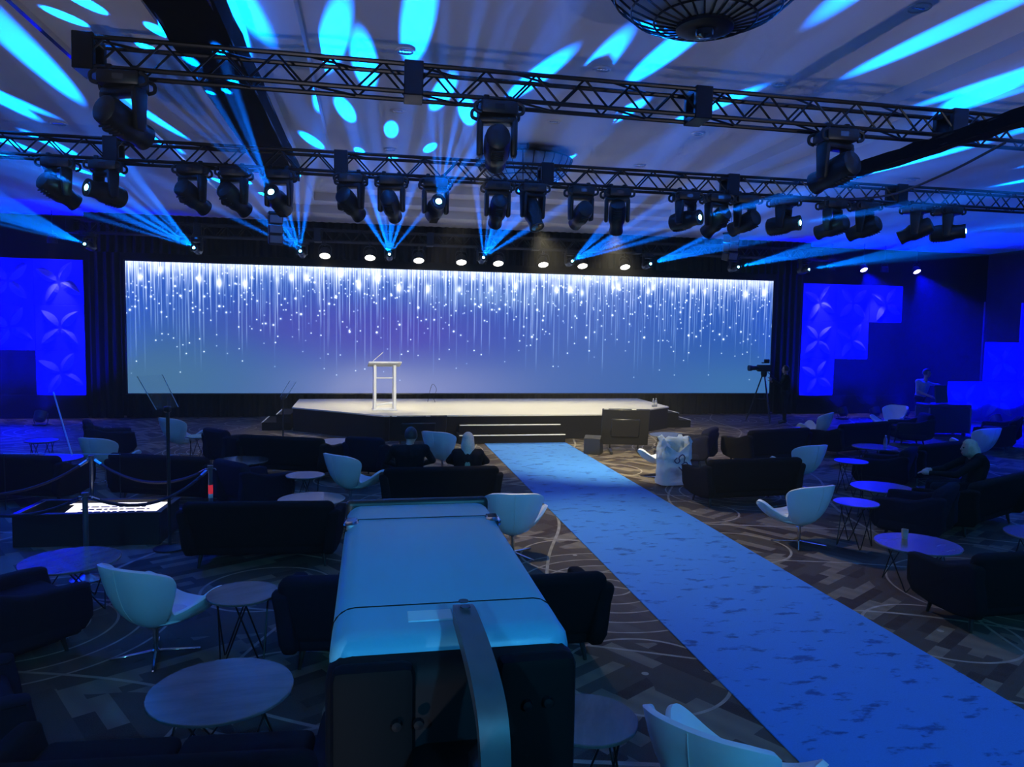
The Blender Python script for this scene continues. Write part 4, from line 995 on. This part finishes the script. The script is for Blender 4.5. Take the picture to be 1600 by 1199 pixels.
# ------------------------------------------------------------------ people
m_skin = M('skin', (.52, .34, .27), .5, var=.06)
m_black = M('black_clothing', (.008, .008, .010), .85, var=.2, spec=.1)
m_navyc = M('dark_trousers', (.012, .012, .022), .85, var=.2, spec=.1)
m_blueshirt = M('pale_blue_shirt', (.35, .42, .62), .8, var=.05)
m_shoe = M('dark_shoes', (.01, .01, .01), .5, var=.1)
m_blond = M('blond_hair', (.55, .50, .36), .5, var=.3, scale=60)
m_brown = M('dark_hair', (.03, .022, .018), .5, var=.3, scale=60)
def person(label, loc, rz, J, mats, hair, long_hair=False, head_yaw=0., cat='person', gap=None):
    t = thing('person', label, 'person', loc, rz)
    caps = []   # a, b, ra, rb, tag
    V3 = {k: Vector(v) for k, v in J.items()}
    def cp(a, b, ra, rb, tg): caps.append((V3[a] if isinstance(a, str) else Vector(a), V3[b] if isinstance(b, str) else Vector(b), ra, rb, tg))
    pel, chest, neck, head = V3['pelvis'], V3['chest'], V3['neck'], V3['head']
    side = (V3['shR']-V3['shL']).normalized()
    for o in (-.07, 0, .07): cp(pel+side*o, chest+side*o*1.25, .115, .125, 1)
    cp(pel-side*.08, pel+side*.08, .125, .125, 2)
    cp(V3['shL'], V3['shR'], .075, .075, 1); cp(chest+side*-.1, V3['shL'], .11, .075, 1); cp(chest+side*.1, V3['shR'], .11, .075, 1)
    cp(neck-Vector((0, 0, .06)), neck.lerp(head, .6), .056, .052, 0)
    for s in 'LR':
        cp('sh'+s, 'el'+s, .062, .048, 1); cp('el'+s, 'wr'+s, .046, .032, 1 if mats[3] else 0)
        d = (V3['wr'+s]-V3['el'+s]).normalized(); palm = V3['wr'+s]+d*.075
        cp(V3['wr'+s], palm, .030, .036, 0)
        ax = d.orthogonal().normalized() if abs(d.z) > .9 else Vector((0, 0, 1)).cross(d).normalized(); cu = d.cross(ax)
        for k, (o, l) in enumerate(((-.030, .06), (-.010, .072), (.010, .068), (.029, .052))):
            m1 = palm + ax*o + d*(l*.6+.015); m2 = m1 + d*l*.4 - Vector((0, 0, .02)); cp(palm+ax*o, m1, .011, .010, 0); cp(m1, m2, .010, .009, 0)
        th = V3['wr'+s]+d*.03; cp(th, th - ax*.045 + d*.03, .013, .011, 0); cp(th - ax*.045 + d*.03, th - ax*.052 + d*.062, .011, .010, 0)
        cp('hip'+s, 'kn'+s, .092, .062, 2); cp('kn'+s, 'an'+s, .060, .042, 2); cp(V3['an'+s], V3['to'+s], .045, .036, 3)
        cp(V3['an'+s]+Vector((0, 0, -.02)), V3['an'+s].lerp(V3['to'+s], -.2), .042, .040, 3)
    mb = MB()
    for a, b, ra, rb, tg in caps:
        mb.tube([a, b], [ra, rb], 12); mb.ball(a, ra, 12); mb.ball(b, rb, 12)
    Hm = Matrix.Rotation(head_yaw, 3, 'Z')
    mb.ball(head, (.075, .093, .112), 18, Hm); mb.ball(head + Hm @ Vector((0, .03, -.06)), (.055, .06, .055), 14, Hm)
    mb.ball(head + Hm @ Vector((0, .098, -.012)), (.014, .022, .022), 10, Hm)
    for s in (-1, 1): mb.ball(head + Hm @ Vector((s*.077, -.005, -.01)), (.012, .022, .032), 10, Hm)
    o = mb.build('body', [m_skin, mats[0], mats[1], mats[2]], t)
    md = o.modifiers.new('r', 'REMESH'); md.mode = 'VOXEL'; md.voxel_size = .0125
    sm = o.modifiers.new('s', 'SMOOTH'); sm.factor = .5; sm.iterations = 3
    baked(o); me = o.data; me.materials.clear()
    for m in (m_skin, mats[0], mats[1], mats[2]): me.materials.append(m)
    mi = []
    for p in me.polygons:
        c = p.center; best = (9, 0)
        for a, b, ra, rb, tg in caps:
            ab = b-a; u = max(0, min(1, (c-a).dot(ab)/max(1e-9, ab.length_squared))); dd = (c-a-ab*u).length - (ra+(rb-ra)*u)
            if dd < best[0]: best = (dd, tg)
        dh = (c-head).length-.10
        mi.append(0 if dh < min(best[0], .02) else best[1])
    me.polygons.foreach_set('material_index', mi); me.shade_smooth()
    for s in (-1, 1): MB().ball(head + Hm @ Vector((s*.030, .082, .012)), .0115, 10).build('eye', m_plast, t)
    MB().tube(catmull([head + Hm @ Vector(q) for q in ((-.026, .082, -.062), (0, .091, -.064), (.026, .082, -.062))], 3), .005, 5).build('mouth', M('lips', (.35, .14, .12), .5, var=0), t)
    # hair cap, optionally falling behind
    bm = bmesh.new(); bmesh.ops.create_uvsphere(bm, u_segments=24, v_segments=18, radius=1)
    rr = random.Random(len(label))
    for v in bm.verts:
        x, y, z = v.co; q = 1+.03*math.sin(9*math.atan2(y, x))
        v.co = Vector((x*.089*q, y*.106*q-.012, z*.122+.012))
        if long_hair and z < .1 and y < .35: v.co.z = .012 + z*.40*(1 if y < .1 else .6); v.co.y += -.02 - .07*max(0, -z); v.co.x *= 1+.5*max(0, -z); v.co.y *= 1+.25*max(0, -z)
    kill = [v for v in bm.verts if (v.co.y > .045 and v.co.z < .055) or (not long_hair and v.co.z < -.045)]
    bmesh.ops.delete(bm, geom=kill, context='VERTS')
    MB().frombm(bm, head, Hm).build('hair', hair, t, ang=80)
    return t
SIT = dict(pelvis=(0, -.08, .56), chest=(0, -.14, .88), neck=(0, -.11, 1.05), head=(0, -.07, 1.15), shL=(-.18, -.13, .96), shR=(.18, -.13, .96), elL=(-.27, .02, .74), elR=(.27, .02, .74),
           wrL=(-.16, .22, .66), wrR=(.16, .22, .66), hipL=(-.1, -.04, .54), hipR=(.1, -.04, .54), knL=(-.13, .40, .54), knR=(.13, .40, .54), anL=(-.12, .44, .10), anR=(.12, .44, .10), toL=(-.12, .58, .045), toR=(.12, .58, .045))
STAND = dict(pelvis=(0, 0, .95), chest=(0, 0, 1.28), neck=(0, 0, 1.47), head=(0, .02, 1.60), shL=(-.19, 0, 1.39), shR=(.19, 0, 1.39), elL=(-.25, .02, 1.12), elR=(.25, .02, 1.12), wrL=(-.22, .22, 1.04), wrR=(.22, .22, 1.04),
             hipL=(-.1, 0, .90), hipR=(.1, 0, .90), knL=(-.11, .03, .50), knR=(.11, .01, .50), anL=(-.11, 0, .09), anR=(.12, -.03, .09), toL=(-.12, .15, .04), toR=(.14, .12, .04))
def pose(base, **k): d = dict(base); d.update(k); return d
person('person in black seen from behind on the sofa, nearer the stage monitor', (.53, 10.28, 0), 0, pose(SIT, head=(.02, -.06, 1.12), elL=(-.33, .0, .76), elR=(.33, .0, .76), shL=(-.21, -.13, .94), shR=(.21, -.13, .94)), (m_black, m_navyc, m_shoe, True), m_brown)
person('person with long blue-lit hair seen from behind on the sofa by the runner', (1.36, 10.28, 0), R(-8), pose(SIT, head=(0, -.07, 1.04), neck=(0, -.11, .95), chest=(0, -.14, .82), shL=(-.16, -.13, .87), shR=(.16, -.13, .87)), (m_black, m_navyc, m_shoe, True), m_blond, True)
person('blonde person in black seated in profile on the dark sofa', (8.12, 8.7, 0), R(62), pose(SIT, wrR=(.06, .42, .74), elR=(.26, .2, .74), wrL=(-.10, .46, .72), elL=(-.27, .18, .74), head=(0, -.02, 1.08), neck=(0, -.08, .99)), (m_black, m_navyc, m_shoe, True), m_blond, True, head_yaw=R(10))
person('person in a pale shirt leaning beside the road case, one arm outstretched', (14.95, 17.75, 0), R(-150), pose(STAND, wrL=(-.86, .12, 1.28), elL=(-.55, .08, 1.30), chest=(0, .08, 1.28), neck=(0, .12, 1.47), head=(0, .15, 1.62), wrR=(.26, .34, 1.02)), (m_blueshirt, m_navyc, m_shoe, False), m_brown)
person('camera operator in black standing behind the tripod camera', (11.98, 19.6, 0), R(70), pose(STAND, wrL=(-.1, .40, 1.30), elL=(-.26, .16, 1.15), wrR=(.18, .34, 1.22), elR=(.28, .10, 1.12)), (m_black, m_navyc, m_shoe, True), m_brown)
